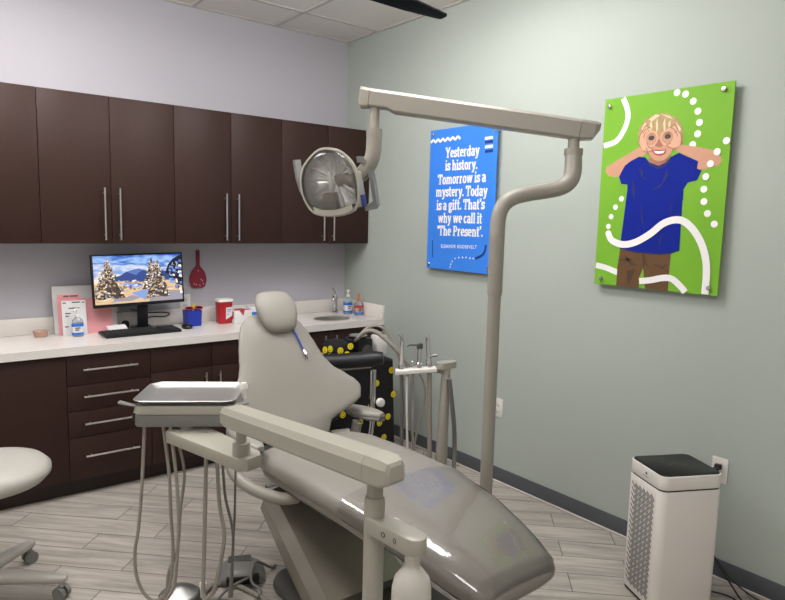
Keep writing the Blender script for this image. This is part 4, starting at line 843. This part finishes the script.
# light arm: right end (pole) to left end (lamp)
lax = (L1-L0).normalized(); lsd = lax.cross(V((0, 0, 1))).normalized(); lup = lsd.cross(lax); LL = (L1-L0).length
def lsec(d, w, ht, hb): return [L0+lax*d+lsd*p+lup*q for p, q in ((-w, -hb*.8), (-w, ht*.7), (-w*.7, ht), (w*.7, ht), (w, ht*.7), (w, -hb*.8), (w*.75, -hb), (-w*.75, -hb))]
m = MB(); m.tube([NK[1]+V((0, 0, -.014)), NK[1]+V((0, 0, .012))], .038, 22); m.tube([NK[1]+V((0, 0, .01)), NK[0]+V((.0, 0, .005))], .0235, 16); m.build('pole_joint', 'plastic_taupe', dl)
m = MB(); m.loft([lsec(-.028, .02, .036, -.006), lsec(-.006, .032, .038, .034), lsec(.05, .034, .039, .043)]); m.build('arm_end_cap', 'plastic_taupe', dl, 25)
m = MB(); m.loft([lsec(.052, .034, .038, .042), lsec(.16, .034, .04, .042), lsec(LL-.155, .034, .042, .044), lsec(LL-.125, .034, .042, .031), lsec(LL-.045, .034, .042, .031)]); m.build('light_arm', 'plastic_taupe', dl, 25)
m = MB(); m.loft([lsec(LL-.043, .034, .042, .036), lsec(LL-.01, .033, .045, .040), lsec(LL, .028, .046, .030)]); m.build('arm_front_cap', 'plastic_taupe', dl, 25)
LN = [V(p) for p in DATA['P']['lneck']]
m = MB(); m.tube([LN[0]+V((0, 0, .01)), LN[1]+V((0, 0, .04))], .0205, 18); m.tube([LN[1]+V((0, 0, .045)), LN[1]+V((0, 0, .015))], .034, 20)
m.tube([LN[1]+V((0, 0, .018)), LN[1], LN[2], LN[3], LN[4]], [.033, .033, .033, .033, .031], 18, 6); m.build('lamp_neck', 'plastic_taupe', dl, 60)
# lamp head; local axes: x right seen from its front, y up, z out of the lens
HO = V(DATA['P']['lhead'])
zf = V((-.80, -.58, -.12)).normalized(); yu = V((0, 0, 1)); yu = (yu-zf*yu.dot(zf)).normalized(); xr = yu.cross(zf)
Ml = Matrix((xr, yu, zf)).transposed().to_4x4(); Ml.translation = HO
Ml = Ml@Matrix.Rotation(math.radians(8), 4, 'Z')
def out_l(k=1.0):
    p = [(-.075, .115), (-.02, .148), (.04, .14), (.085, .11), (.118, .05), (.125, -.02), (.118, -.09), (.09, -.135), (.03, -.15), (-.05, -.142), (-.10, -.115), (-.128, -.05), (-.13, .02), (-.112, .075)]
    Q = []; n = len(p)
    for i in range(n):
        a, b, c, d = [V((*p[(i+j) % n], 0)) for j in (-1, 0, 1, 2)]
        for q in range(4):
            t_ = q/4; v = .5*((2*b)+(c-a)*t_+(2*a-5*b+4*c-d)*t_*t_+(3*b-a-3*c+d)*t_**3); Q.append((v.x*k, v.y*k*.95))
    return Q
def lr(k, z): return [Ml@V((x, y, z)) for x, y in out_l(k)]
m = MB(); m.loft([lr(.35, -.075), lr(.62, -.07), lr(.86, -.05), lr(.97, -.015), lr(1.0, .015), lr(1.0, .03), lr(.95, .03), lr(.93, .012)], cap=False); m.add(lr(.35, -.075), [list(range(56))]); m.build('lamp_shell', 'plastic_beige', dl, 50)
m = MB(); m.loft([lr(.93, .012), lr(.86, -.02), lr(.65, -.048), lr(.35, -.06), lr(.05, -.062)], cap=False); 
rj = random.Random(5)
for p in m.v[56:224]: p += zf*rj.uniform(-.012, .012)
o = m.build('reflector', 'kaleido', dl, 3, label='faceted reflector with mirror reflections put into its pale colour')
m = MB(); m.loft([lr(.955, .026), lr(.95, .036), lr(.8, .047), lr(.5, .055), lr(.1, .058)], cap=False); m.add(lr(.1, .058), [list(range(56))]); m.build('lens', 'lamp_glass', dl, 60, label='clear curved front lens')
m = MB(); m.box((-.012, -.08, .012), (.06, .075, .05), .008, M=Ml); m.build('bulb_shield', 'plastic_beige', dl)
m = MB(); m.box((-.012, .0, -.01), (.02, .09, .012), .004, M=Ml); m.build('bulb', 'white_frost', dl)
m = MB(); m.loft([lr(.995, .016), lr(1.03, .02), lr(1.03, .034), lr(.965, .036), lr(.95, .028)], cap=False); m.build('lens_rim', 'plastic_beige', dl, 50)
m = MB(); m.loft([[Ml@V((x, y, z)) for y, z in ((-.145+q, .0), (-.118+q, .0), (-.112+q, .046), (-.138+q, .046))] for x, q in ((-.085, .02), (-.05, .004), (.0, -.002), (.05, .0), (.09, .012))]); m.build('lamp_chin', 'plastic_beige', dl, 50)
# controls on the right side, handles both sides, yoke behind
m = MB(); m.box((.116, -.045, -.005), (.026, .15, .07), .01, M=Ml); m.build('control_panel', 'plastic_beige', dl)
m = MB(); m.box((.131, -.095, .006), (.008, .05, .05), .003, M=Ml); m.build('switch_grip', 'grip_blue', dl)
m = MB(); m.loft([[Ml@V((x, y, z)) for x, z in ((x0-.004, -.05), (x0-.004, .012), (x0+.006, .012), (x0+.006, -.05))] for x0, y in ((-.155, .115), (-.156, .04), (-.148, -.02), (-.124, -.08))]); m.build('side_grip', 'plastic_grey', dl)
def strip(pts, w):
    rg = []
    for a, b in pts: rg.append([Ml@V(a)+zf*(-w), Ml@V(a)+zf*w, Ml@V(b)+zf*w, Ml@V(b)+zf*(-w)])
    return rg
m = MB(); m.loft(strip([((.115, .09, -.05), (.115, .065, -.05)), ((.14, .085, -.055), (.138, .06, -.055)), ((.164, .05, -.06), (.15, .035, -.06)), ((.172, -.02, -.06), (.156, -.02, -.06)), ((.174, -.125, -.055), (.158, -.105, -.055)), ((.16, -.14, -.055), (.138, -.115, -.055)), ((.12, -.142, -.05), (.12, -.115, -.05))], .022)); m.build('side_grip', 'plastic_grey', dl)
m = MB(); m.tube([LN[4]+V((.012, -.008, .01)), LN[4].lerp(Ml@V((.02, .03, -.09)), .5), Ml@V((.0, .0, -.075))], [.031, .03, .03], 16, 5); m.build('yoke', 'plastic_taupe', dl, 60)
# ------------------------------------------------------------------ assistant arm
aa = thing('assistant_unit', 'grey assistant instrument holder on a post behind the chair', 'instrument holder', (-.715, -1.965, 0))
m = MB(); m.prism([(p-.715, q-1.95) for p, q in rrect(.2, .24, .05)], .001, .03, .008); m.build('foot_plate', 'plastic_grey', aa)
m = MB(); m.tube([(-.735, -1.975, .03), (-.715, -1.965, .45), (-.685, -1.945, .845)], [.042, .037, .028], 18, 4, flat=.8); m.build('post', 'plastic_taupe', aa, 60)
m = MB(); m.loft([[V((-.68+a*.06, -1.94+b*.03, z)) for a, b in sup(20, 1, 1, 3)] for z in (.845, .85, .872, .877)]); m.build('post_cap', 'plastic_beige', aa)
bA, bB = V((-.895, -1.795, .822)), V((-.725, -1.91, .838))
hx_ = (bB-bA).normalized(); hs = hx_.cross(V((0, 0, 1))).normalized()
m = MB(); m.loft([[bA.lerp(bB, f)+hs*p+V((0, 0, q)) for p, q in sup(16, .028, .014, 4)] for f in (-.01, 0, .5, 1, 1.01)]); m.build('holder_bar', 'white_plastic', aa)
m = MB(); m.tube([bB+V((0, 0, .0)), (-.70, -1.92, .835), (-.69, -1.945, .82)], [.02, .022, .02], 12, 4); m.build('bar_joint', 'plastic_beige', aa)
m = MB(); m.tube([(-.705, -1.99, .80), (-.675, -2.0, .60), (-.66, -2.0, .46), (-.69, -2.03, .30), (-.72, -2.03, .034)], .012, 10, 6); m.build('supply_hose', 'hose_dark', aa, 60)
def handpiece(lab, p, top, kind, hose, hm='hose_grey', hr=.008):
    t = thing('suction_handpiece', lab, 'handpiece', tuple(p)); p = V(p); top = V(top); d = top-p
    MB().tube([p+V((0, 0, .015)), p+d*.3, p+d*.35, top], [.016, .016, .0115, .010], 14).build('handpiece_body', 'chrome', t)
    if kind == 'tip': MB().tube([top-d*.02, top+V((-.004, .0, .02)), top+V((-.018, .006, .032))], [.0085, .009, .007], 12, 3).build('tip', 'chrome', t)
    if kind == 'syringe':
        m = MB(); m.box(top+V((0, 0, .005)), (.03, .022, .03), .006); m.tube([top+V((-.01, 0, .012)), top+V((-.05, .02, .014)), top+V((-.062, .025, .004))], [.005, .004, .003], 8); m.build('syringe_head', 'plastic_grey_dark', t)
    if kind == 'lever':
        m = MB(); m.tube([top-d*.6+V((0, 0, 0)), top-d*.6+V((.03, -.03, .01))], .008, 10); m.build('lever', 'chrome', t)
        MB().tube([top-d*.02, top+d*.08], [.010, .007], 10).build('tip', 'chrome', t)
    MB().tube([p+V((0, 0, -.012))]+[V(q) for q in hose], hr, 10, 6).build('hose', hm, t, 60)
q0 = bA.lerp(bB, .14); q1 = bA.lerp(bB, .42); q2 = bA.lerp(bB, .58); q3 = bA.lerp(bB, .84)
handpiece('tall steel suction handpiece at the left end of the assistant holder', q0, q0+V((0, 0, .16)), 'tip', [q0+V((.01, 0, -.2)), q0+V((.0, 0, -.5)), q0+V((-.12, 0, -.62))], 'hose_dark', .010)
handpiece('short steel handpiece second from the left on the assistant holder', q1, q1+V((0, 0, .05)), 'lever', [q1+V((.0, 0, -.25)), q1+V((.03, -.02, -.55)), q1+V((.06, -.03, -.66))])
handpiece('air water syringe with a dark head on the assistant holder', q2, q2+V((0, 0, .12)), 'syringe', [q2+V((.03, -.02, -.12)), q2+V((.0, 0, -.32)), q2+V((-.025, .02, -.52))], 'hose_grey', .006)
handpiece('steel lever suction handpiece next to the post cap of the assistant holder', q3, q3+V((-.02, 0, .17)), 'lever', [q3+V((.0, -.01, -.2)), q3+V((.005, -.015, -.45)), q3+V((-.02, -.02, -.6))], 'hose_grey', .013)
for k, dx in ((0, 0), (1, .035)): m = MB(); m.tube([q1+V((-.03+dx, .01, -.03)), q1+V((-.025+dx, .0, -.33)), q1+V((-.01+dx, .0, -.50)), q1+V((.01+dx*.6, -.01, -.545))], [.006, .006, .010, .010], 10, 4); m.build('saliva_hose', 'white_plastic', aa, 60)

# ------------------------------------------------------------------ assistant stool behind the chair
st = thing('assistant_stool', 'stool with a curved black arm support on a chrome post behind the chair', 'stool', (-1.04, -1.16, 0))
m = MB(); m.lathe([(.10, .44), (.185, .445), (.2, .47), (.19, .50), (.12, .515), (.001, .517)], (-1.04, -1.16, 0), 32); m.build('seat', 'black_vinyl', st, 60)
m = MB(); m.lathe([(.028, .09), (.028, .25), (.02, .255), (.02, .445)], (-1.04, -1.16, 0), 18); m.build('gas_lift', 'chrome', st)
for k in range(5):
    a = 2*PI*k/5+.5; c = V((-1.04, -1.16, 0)); d = V((math.cos(a), math.sin(a), 0))
    m = MB(); m.tube([c+d*.01+V((0, 0, .10)), c+d*.24+V((0, 0, .075))], [.025, .018], 10, flat=.7); l = m.build('leg', 'plastic_grey', st)
    m = MB(); s_ = V((-d.y, d.x, 0)); q = c+d*.24; m.tube([q+V((0, 0, .024))-s_*.018, q+V((0, 0, .024))+s_*.018], .0235, 14); m.tube([q+V((0, 0, .03)), q+V((0, 0, .075))], .008, 8); m.build('caster', 'rubber', l)
AR = [V((-1.05, -1.10, .755)), V((-.92, -1.13, .752)), V((-.80, -1.22, .76)), V((-.69, -1.31, .777)), V((-.635, -1.355, .785))]
m = MB(); m.tube(AR, [.042, .048, .05, .05, .036], 16, 6, flat=.95); m.build('arm_support', 'black_vinyl', st, 60)
m = MB(); m.tube([p+V((0, 0, -.045)) for p in AR[1:4]], [.03, .034, .03], 10, 5, flat=.25); m.build('support_bracket', 'plastic_taupe', st, 60)
m = MB(); m.tube([(-.685, -1.32, .71), (-.69, -1.325, .52)], .021, 14); m.tube([(-.69, -1.325, .53), (-.695, -1.325, .34), (-.74, -1.29, .27), (-.9, -1.22, .245), (-1.02, -1.17, .24)], .018, 12, 4); m.build('support_post', 'chrome', st, 60)
m = MB(); m.lathe([(.001, 0), (.024, .003), (.027, .015), (.024, .03), (.001, .034)], (0, 0, 0), 16, M=Matrix.Translation((-.655, -1.345, .52))@Matrix.Rotation(PI/2, 4, 'X')); m.build('lock_knob', 'white_plastic', st)

# ------------------------------------------------------------------ cart under a black cloth with yellow faces
cc = V((-.565, -.90, 0))
t = thing('covered_cart', 'low equipment cart under a black cloth printed with yellow smiling faces', 'cart', tuple(cc))
CW, CD_, CZ = .46, .40, .70
def cloth_ring(z, e=0):
    f = 1-z/CZ; pts = rrect(CW+.05*f, CD_+.05*f, .05, 6); R = []
    for i, (x, y) in enumerate(pts):
        a = math.atan2(y, x); k = 1+.035*f*math.sin(a*11)+.02*f*math.sin(a*17+1); R.append(cc+V((x*k, y*k, z)))
    return R
m = MB(); m.loft([cloth_ring(z) for z in (.03, .1, .2, .3, .4, .5, .6, .67, .69)]+[[cc+V((x, y, CZ)) for x, y in rrect(CW-.03, CD_-.03, .05, 6)]])
m.cur = 1
def smiley(c, nrm, r):
    nrm = V(nrm).normalized(); u = V((0, 0, 1)).cross(nrm).normalized() if abs(nrm.z) < .9 else V((1, 0, 0)); v = nrm.cross(u); c = V(c)
    tl = random.uniform(-.7, .7); u, v = u*math.cos(tl)+v*math.sin(tl), v*math.cos(tl)-u*math.sin(tl)
    def D(cx_, cy_, rx, ry, off, mi, n=14): m.use(mi); m.add([c+u*(cx_+rx*math.cos(2*PI*k/n))+v*(cy_+ry*math.sin(2*PI*k/n))+nrm*off for k in range(n)], [list(range(n))])
    D(0, 0, r, r, .0, 1, 20); D(-r*.33, r*.25, r*.1, r*.17, .0012, 0); D(r*.33, r*.25, r*.1, r*.17, .0012, 0)
    m.use(0); q = []
    for k in range(9):
        a = PI+PI*k/8; q += [c+u*r*.6*math.cos(a)+v*r*.6*math.sin(a)+nrm*.0012, c+u*r*.5*math.cos(a)+v*(r*.46*math.sin(a))+nrm*.0012]
    m.add(q, [[2*k, 2*k+1, 2*k+3, 2*k+2] for k in range(8)])
rs = random.Random(11)
yf = cc.y-CD_/2-.012; xf = cc.x-CW/2-.012
def front(x, z, r): x -= .205; r = .021; f = 1-z/CZ; smiley((x, cc.y-(CD_/2+.025*f)*(1+.04*f)-.004, z), (0, -1, .05), r)
for x, z in ((-.17, .63), (-.155, .47), (-.20, .33), (-.235, .20), (-.31, .13), (-.40, .06), (-.2, .08), (-.34, .42), (-.42, .33), (-.48, .5), (-.5, .2), (-.29, .56), (-.27, .30), (-.55, .4), (-.56, .12)): front(x, z, .027)
for y, z in ((-1.0, .6), (-.9, .5), (-.82, .62), (-.95, .38), (-.85, .25)): smiley((cc.x-(CW/2+.025*(1-z/CZ))*1.05-.004, y, z), (-1, 0, .05), .021)
for x, y in ((-.2, -1.0), (-.32, -.95), (-.45, -1.03), (-.5, -.9), (-.3, -.83)): smiley((x-.205, y, CZ+.002), (0, 0, 1), .021)
m.build('cloth_cover', ['fabric_black', 'yellow'], t, 50)
MB().box(cc+V((0, 0, .34)), (CW-.08, CD_-.08, .66), .01).build('cart_body', 'plastic_grey', t)
for sx_ in (-1, 1):
    for sy_ in (-1, 1):
        MB().tube([cc+V((sx_*.15, sy_*.12, .0205))-V((.01, 0, 0)), cc+V((sx_*.15, sy_*.12, .0205))+V((.01, 0, 0))], .0195, 12).build('caster', 'rubber', t)
# things lying on the cart
t = thing('cloth_bag', 'small black bag printed with yellow faces at the left of the covered cart', 'bag', (-.70, -.95, CZ+.004))
m = MB(); c = V((-.70, -.95, CZ+.004)); m.loft([[c+V((x, y, z)) for x, y in sup(24, a, b, 2.6)] for a, b, z in ((.03, .05, .0), (.07, .085, .004), (.08, .09, .05), (.075, .085, .1), (.06, .07, .125), (.02, .03, .132))])
for y, z in ((-.06, .09), (-.05, .04), (.0, .075), (.03, .03)): smiley(c+V((-.083, y, z)), (-1, -.2, .1), .021)
for x, z in ((-.03, .08), (.02, .05), (.045, .1), (-.05, .03)): smiley(c+V((x, -.0925, z)), (-.1, -1, .1), .021)
m.build('bag_body', ['fabric_black', 'yellow'], t, 50)
t = thing('suction_pump', 'black pump unit with a dial on top of the covered cart', 'pump', (-.52, -.95, CZ+.004))
m = MB(); m.box((-.52, -.94, CZ+.07), (.12, .16, .13), .015); m.build('pump_housing', 'black_plastic', t)
m = MB(); m.tube([(-.51, -1.03, CZ+.055), (-.51, -1.015, CZ+.055)], .04, 20); m.build('pump_dial', 'plastic_grey_dark', t)
m = MB(); m.lathe([(.045, 0), (.06, .012), (.055, .016), (.04, .006)], (-.53, -.95, CZ+.136), 20); m.build('pump_cap', 'plastic_grey', t)
m = MB(); m.tube([(-.57, -.98, CZ+.12), (-.585, -1.03, CZ+.15), (-.56, -1.06, CZ+.19), (-.50, -1.09, CZ+.19), (-.44, -1.15, CZ+.13), (-.38, -1.2, CZ+.05), (-.33, -1.22, CZ-.03), (-.335, -1.2, CZ-.12)], .014, 12, 6); m.build('pump_hose', 'hose_grey', t, 60)
m = MB(); m.tube([(-.53, -.94, CZ+.13), (-.46, -.95, CZ+.19), (-.39, -1.0, CZ+.2), (-.33, -1.06, CZ+.12), (-.32, -1.13, CZ-.02)], .009, 10, 6); m.build('vacuum_hose', 'hose_grey', t, 60)
t = thing('white_canister', 'white plastic canister at the right of the covered cart', 'canister', (-.385, -.98, CZ+.004))
m = MB(); m.box((-.385, -.98, CZ+.075), (.085, .08, .14), .012); m.build('canister_body', 'white_plastic', t)
MB().lathe([(.03, 0), (.03, .014), (.02, .018)], (-.385, -.98, CZ+.1455), 16).build('canister_lid', 'plastic_grey', t)

# ------------------------------------------------------------------ doctor's stool at the left edge
sc_ = V((-2.705, -1.352, 0)); st = thing('doctor_stool', 'round pale stool with five-star base at the left edge', 'stool', tuple(sc_))
s0 = V((-2.64, -1.365, 0))
m = MB(); m.lathe([(.05, .487), (.15, .487), (.21, .505), (.233, .53), (.233, .552), (.21, .576), (.15, .592), (.08, .600), (.001, .602)], s0, 40); m.build('seat', 'stool_vinyl', st, 60)
m = MB(); m.lathe([(.1, .475), (.14, .478), (.14, .487)], s0, 24); m.build('seat_pan', 'plastic_grey', st)
m = MB(); m.tube([sc_.lerp(s0, .0)+V((0, 0, .12)), sc_.lerp(s0, .0)+V((0, 0, .3))], .03, 18); m.tube([sc_+V((0, 0, .29)), V((s0.x, s0.y, .478))], .018, 16); m.build('gas_lift', 'chrome', st)
MB().lathe([(.04, .085), (.048, .09), (.046, .13), (.034, .14)], sc_, 20).build('hub', 'stool_base', st)
for k in range(5):
    a = math.radians(-28.3+72*k); d = V((math.cos(a), math.sin(a), 0)); s_ = V((-d.y, d.x, 0))
    rg = []
    for r, w, zb, zt in ((.03, .04, .088, .14), (.14, .036, .085, .132), (.26, .028, .074, .114), (.335, .022, .07, .102), (.355, .012, .074, .096)):
        rg.append([sc_+d*r+s_*p+V((0, 0, (zb+zt)/2+q)) for p, q in sup(14, w, (zt-zb)/2, 3)])
    m = MB(); m.loft(rg); l = m.build('leg', 'stool_base', st, 60)
    q = sc_+d*.334; m = MB(); m.tube([q+V((0, 0, .05)), q+V((0, 0, .08))], .011, 10); m.build('caster_stem', 'stool_base', l)
    e = V((math.cos(a+1.1), math.sin(a+1.1), 0))
    for h in (-1, 1):
        m = MB(); m.tube([q+e*(h*.006)+V((0, 0, .0275)), q+e*(h*.024)+V((0, 0, .0275))], .0272, 18); m.build('caster', 'plastic_grey', l)

# ------------------------------------------------------------------ foot controls on the floor
t = thing('foot_pedal', 'round chrome disc foot pedal under the hanging hoses', 'foot control', (-2.025, -1.80, 0))
m = MB(); m.lathe([(.078, .001), (.083, .006), (.083, .022), (.078, .026)], (-2.025, -1.80, 0), 36); m.build('pedal_ring', 'plastic_grey_dark', t)
m = MB(); m.lathe([(.078, .0265), (.074, .031), (.02, .055), (.008, .058), (.001, .0585)], (-2.025, -1.80, 0), 36); m.build('pedal_disc', 'tray_steel', t, 20)
m = MB(); m.tube([(-1.945, -1.855, .01), (-1.945, -1.855, .055)], .011, 12); m.tube([(-1.945, -1.855, .055), (-1.945, -1.855, .07)], .015, 12); m.build('toe_lever', 'white_plastic', t)
m = MB(); m.tube([(-1.93, -1.83, .012), (-1.87, -1.80, .011), (-1.80, -1.86, .011), (-1.76, -1.98, .011), (-1.73, -2.1, .011)], .010, 10, 6); m.tube([(-1.96, -1.88, .012), (-1.90, -1.91, .011), (-1.84, -1.97, .011), (-1.80, -2.08, .011), (-1.74, -2.2, .011)], .008, 10, 6); m.build('supply_tube', 'hose_grey', t, 60)
fc = V((-1.745, -1.80, 0)); Mf = Matrix.Translation(fc)@Matrix.Rotation(-.45, 4, 'Z')
t = thing('foot_control', 'grey chair foot control with a tilted pad and looped cable beside the chair', 'foot control', tuple(fc))
m = MB(); rg = []
for x, h, w in ((-.10, .012, .05), (-.085, .05, .075), (-.04, .075, .085), (.03, .07, .085), (.08, .045, .075), (.10, .012, .05)):
    rg.append([Mf@V((x, p, .001+max(0, q+.5)*h*1.0)) for p, q in sup(20, w, .5, 3)])
m.loft(rg); m.build('control_body', 'plastic_grey', t, 60)
m = MB(); m.box((-.01, .028, .074), (.10, .06, .008), .003, M=Mf@Matrix.Rotation(-.12, 4, 'X')); m.build('control_pad', 'plastic_grey_dark', t)
m = MB(); m.box((.005, -.075, .034), (.14, .03, .036), .005, M=Mf); m.build('pedal_opening', 'black_plastic', t)
m = MB(); m.tube([Mf@V(p) for p in ((.09, .0, .012), (.02, -.1, .05), (-.06, -.14, .03), (-.10, -.2, .011), (-.06, -.26, .011), (.03, -.24, .011), (.08, -.16, .02), (.04, -.11, .045), (.06, -.02, .078), (.13, .04, .012), (.15, .06, .012))], .006, 9, 6); m.build('cable', 'hose_dark', t, 60)

# ------------------------------------------------------------------ air purifier
ap = thing('air_purifier', 'white tower air purifier with black top standing by the green wall', 'air purifier', (-.335, -3.0, 0), math.radians(-27))
Ma = WM[ap]; PW, PD, PH = .285, .245, .59
m = MB(); m.prism(rrect(PW-.01, PD-.01, .03), .001, .018, .003, M=Ma); m.build('base', 'black_plastic', ap)
m = MB(); m.prism(rrect(PW, PD, .035), .018, .526, .003, M=Ma); m.build('body', 'purifier_white', ap)
m = MB(); m.prism(rrect(PW-.008, PD-.008, .032), .526, .532, 0, M=Ma); m.build('seam', 'black_plastic', ap)
m = MB(); m.prism(rrect(PW, PD, .035), .532, PH, .004, M=Ma); m.build('top_ring', 'purifier_white', ap)
m = MB(); m.prism(rrect(PW-.012, PD-.012, .03), PH-.002, PH+.002, .001, M=Ma); m.build('top_panel', 'black_gloss', ap)
for i, x in enumerate((-.06, -.03, 0, .03, .06)): m = MB(); m.box((x*.7, .035-.02*(i % 2)-.01*i, PH+.0022), (.010, .0035, .0006), M=Ma); m.build('panel_icon', 'plastic_grey', ap)
m = MB(); xs = -PW/2
m.box((xs-.0005, 0, .274), (.003, PD-.07, .482), .001, M=Ma); m.build('grille_plate', 'purifier_white', ap)
m = MB()
yw = (PD-.078)/2; z0, z1 = .04, .508
# diagonal rows of slots in zigzag bands
pitch = .0125; k = 0; z = z0-2*yw
while z < z1:
    n = 6
    for j in range(n):
        ya = -yw+2*yw*j/n+.002; yb = -yw+2*yw*(j+1)/n-.002; za = z+(ya+yw)*.9; zb = z+(yb+yw)*.9
        if k % 2: ya += .006; yb += .006; za += .0054; zb += .0054
        if yb > yw: continue
        if za > z0 and zb < z1:
            h = .0036; x = xs-.0026
            m.add([Ma@V(p) for p in ((x, ya, za-h), (x, yb, zb-h), (x, yb, zb+h), (x, ya, za+h))], [[0, 1, 2, 3]])
    z += pitch; k += 1
m.build('grille_slots', 'black_plastic', ap)
m = MB(); m.tube([Ma@V((xs-.0003, -.012, .567)), Ma@V((xs-.0012, -.012, .567))], .006, 14); m.build('logo', 'logo_blue', ap)
m = MB()
for i in range(7): m.box((xs-.0004, .012-.0-i*.0001-.02+.0*i-.03*0-.006*i+.02, .553), (.0008, .0035, .003), M=Ma)
m.build('logo_lettering', 'plastic_grey', ap)
pc = [(-.03, -3.036, .525), (-.045, -3.02, .512), (-.045, -2.985, .44), (-.035, -2.98, .30), (-.035, -3.01, .20), (-.045, -3.07, .11), (-.09, -3.20, .008), (-.16, -3.28, .0065), (-.12, -3.18, .0065), (-.19, -3.12, .03)]
m = MB(); m.tube(pc, .0038, 8, 6); m.tube([(-.045, -3.07, .11), (-.045, -3.14, .05), (-.045, -3.25, .0075), (-.05, -3.4, .0065)], .0036, 8, 5); m.build('power_cord', 'rubber', ap, 60)
m = MB(); m.box((-.021, -3.036, .525), (.024, .028, .024), .005); m.tube([(-.03, -3.036, .525), (-.05, -3.046, .518)], [.009, .006], 10); m.build('plug', 'black_plastic', ap)

# ------------------------------------------------------------------ ceiling fan and ceiling light panels
tip = V((-.685, -1.808, 2.60)); hubc = V((-1.48, -1.892, 2.60))
fn = thing('ceiling_fan', 'black ceiling fan with one blade tip showing at the top edge of the picture', 'fan', (hubc.x, hubc.y, H))
m = MB(); m.tube([hubc+V((0, 0, .06)), V((hubc.x, hubc.y, H-.02))], .013, 12); m.lathe([(.06, H-.001), (.06, H-.02), (.03, H-.05), (.013, H-.055)], (hubc.x, hubc.y, 0), 20); m.build('downrod', 'fan_black', fn)
m = MB(); m.lathe([(.04, .08), (.085, .05), (.095, .0), (.085, -.05), (.05, -.075), (.001, -.08)], hubc, 28); m.build('motor', 'fan_black', fn, 60)
a0 = math.atan2(tip.y-hubc.y, tip.x-hubc.x); RL = (tip-hubc).length
for k in range(3):
    a = a0+2*PI*k/3; M = Matrix.Translation(hubc)@Matrix.Rotation(a, 4, 'Z')@Matrix.Rotation(math.radians(-10), 4, 'X')
    m = MB(); m.prism([(.06, -.05), (.15, -.075), (RL-.2, -.05), (RL+.02, -.03), (RL+.03, -.02), (RL+.03, .012), (RL+.02, .022), (RL-.2, .05), (.15, .075), (.06, .05)], -.006, .006, .003, M=M); m.build('blade', 'fan_black', fn)

def panel(x, y, lab, power):
    t = thing('ceiling_light', lab, 'ceiling light', (x, y, H-.012))
    m = MB(); w, h = .6, 1.2
    m.loft([[V((x+a*p, y+b*p2, z)) for a, b in ((-1, -1), (1, -1), (1, 1), (-1, 1))] for p, p2, z in ((w/2, h/2, H-.0085), (w/2, h/2, H-.02), (w/2-.03, h/2-.03, H-.02), (w/2-.03, h/2-.03, H-.0085))]); m.build('frame', 'white_plastic', t)
    m = MB(); m.loft([[V((x+a*(w/2-.031-e), y+b*(h/2-.031-e), z)) for a, b in ((-1, -1), (1, -1), (1, 1), (-1, 1))] for e, z in ((0, H-.0125), (.02, H-DROP), (.06, H-DROP-.012))]); m.build('diffuser', power, t)
mat('glow_strong', '#fffcfa', .5, emit=GLOW[0]); mat('glow_soft', '#fffcfa', .5, emit=GLOW[1]); mat('glow_fill', '#fffcfa', .5, emit=GLOW[2])
for x, y, lab, pw in LIGHTS: panel(x, y, lab, pw)

# ------------------------------------------------------------------ camera, world, view
cam = bpy.data.cameras.new('camera'); co = bpy.data.objects.new('camera', cam); COL.objects.link(co)
F = 645.067; cam.sensor_fit = 'HORIZONTAL'; cam.sensor_width = 36; cam.lens = 36*F/785; cam.clip_start = .02
ya, pi_, ro = math.radians(38.503), math.radians(-6.88), math.radians(1.4404)
fw = V((math.sin(ya)*math.cos(pi_), math.cos(ya)*math.cos(pi_), math.sin(pi_))); rt = V((math.cos(ya), -math.sin(ya), 0)); up = rt.cross(fw)
r2 = rt*math.cos(ro)+up*math.sin(ro); u2 = -rt*math.sin(ro)+up*math.cos(ro)
Mc = Matrix((r2, u2, -fw)).transposed().to_4x4(); Mc.translation = V((-2.92074, -4.29983, 1.57914)); co.matrix_world = Mc
SC.camera = co
w = bpy.data.worlds.new('world'); SC.world = w; w.use_nodes = True; w.node_tree.nodes['Background'].inputs[0].default_value = (.5, .52, .55, 1); w.node_tree.nodes['Background'].inputs[1].default_value = .02
SC.view_settings.view_transform = 'Standard'; SC.view_settings.look = 'None'; SC.view_settings.gamma = 1; SC.view_settings.exposure = EXPO
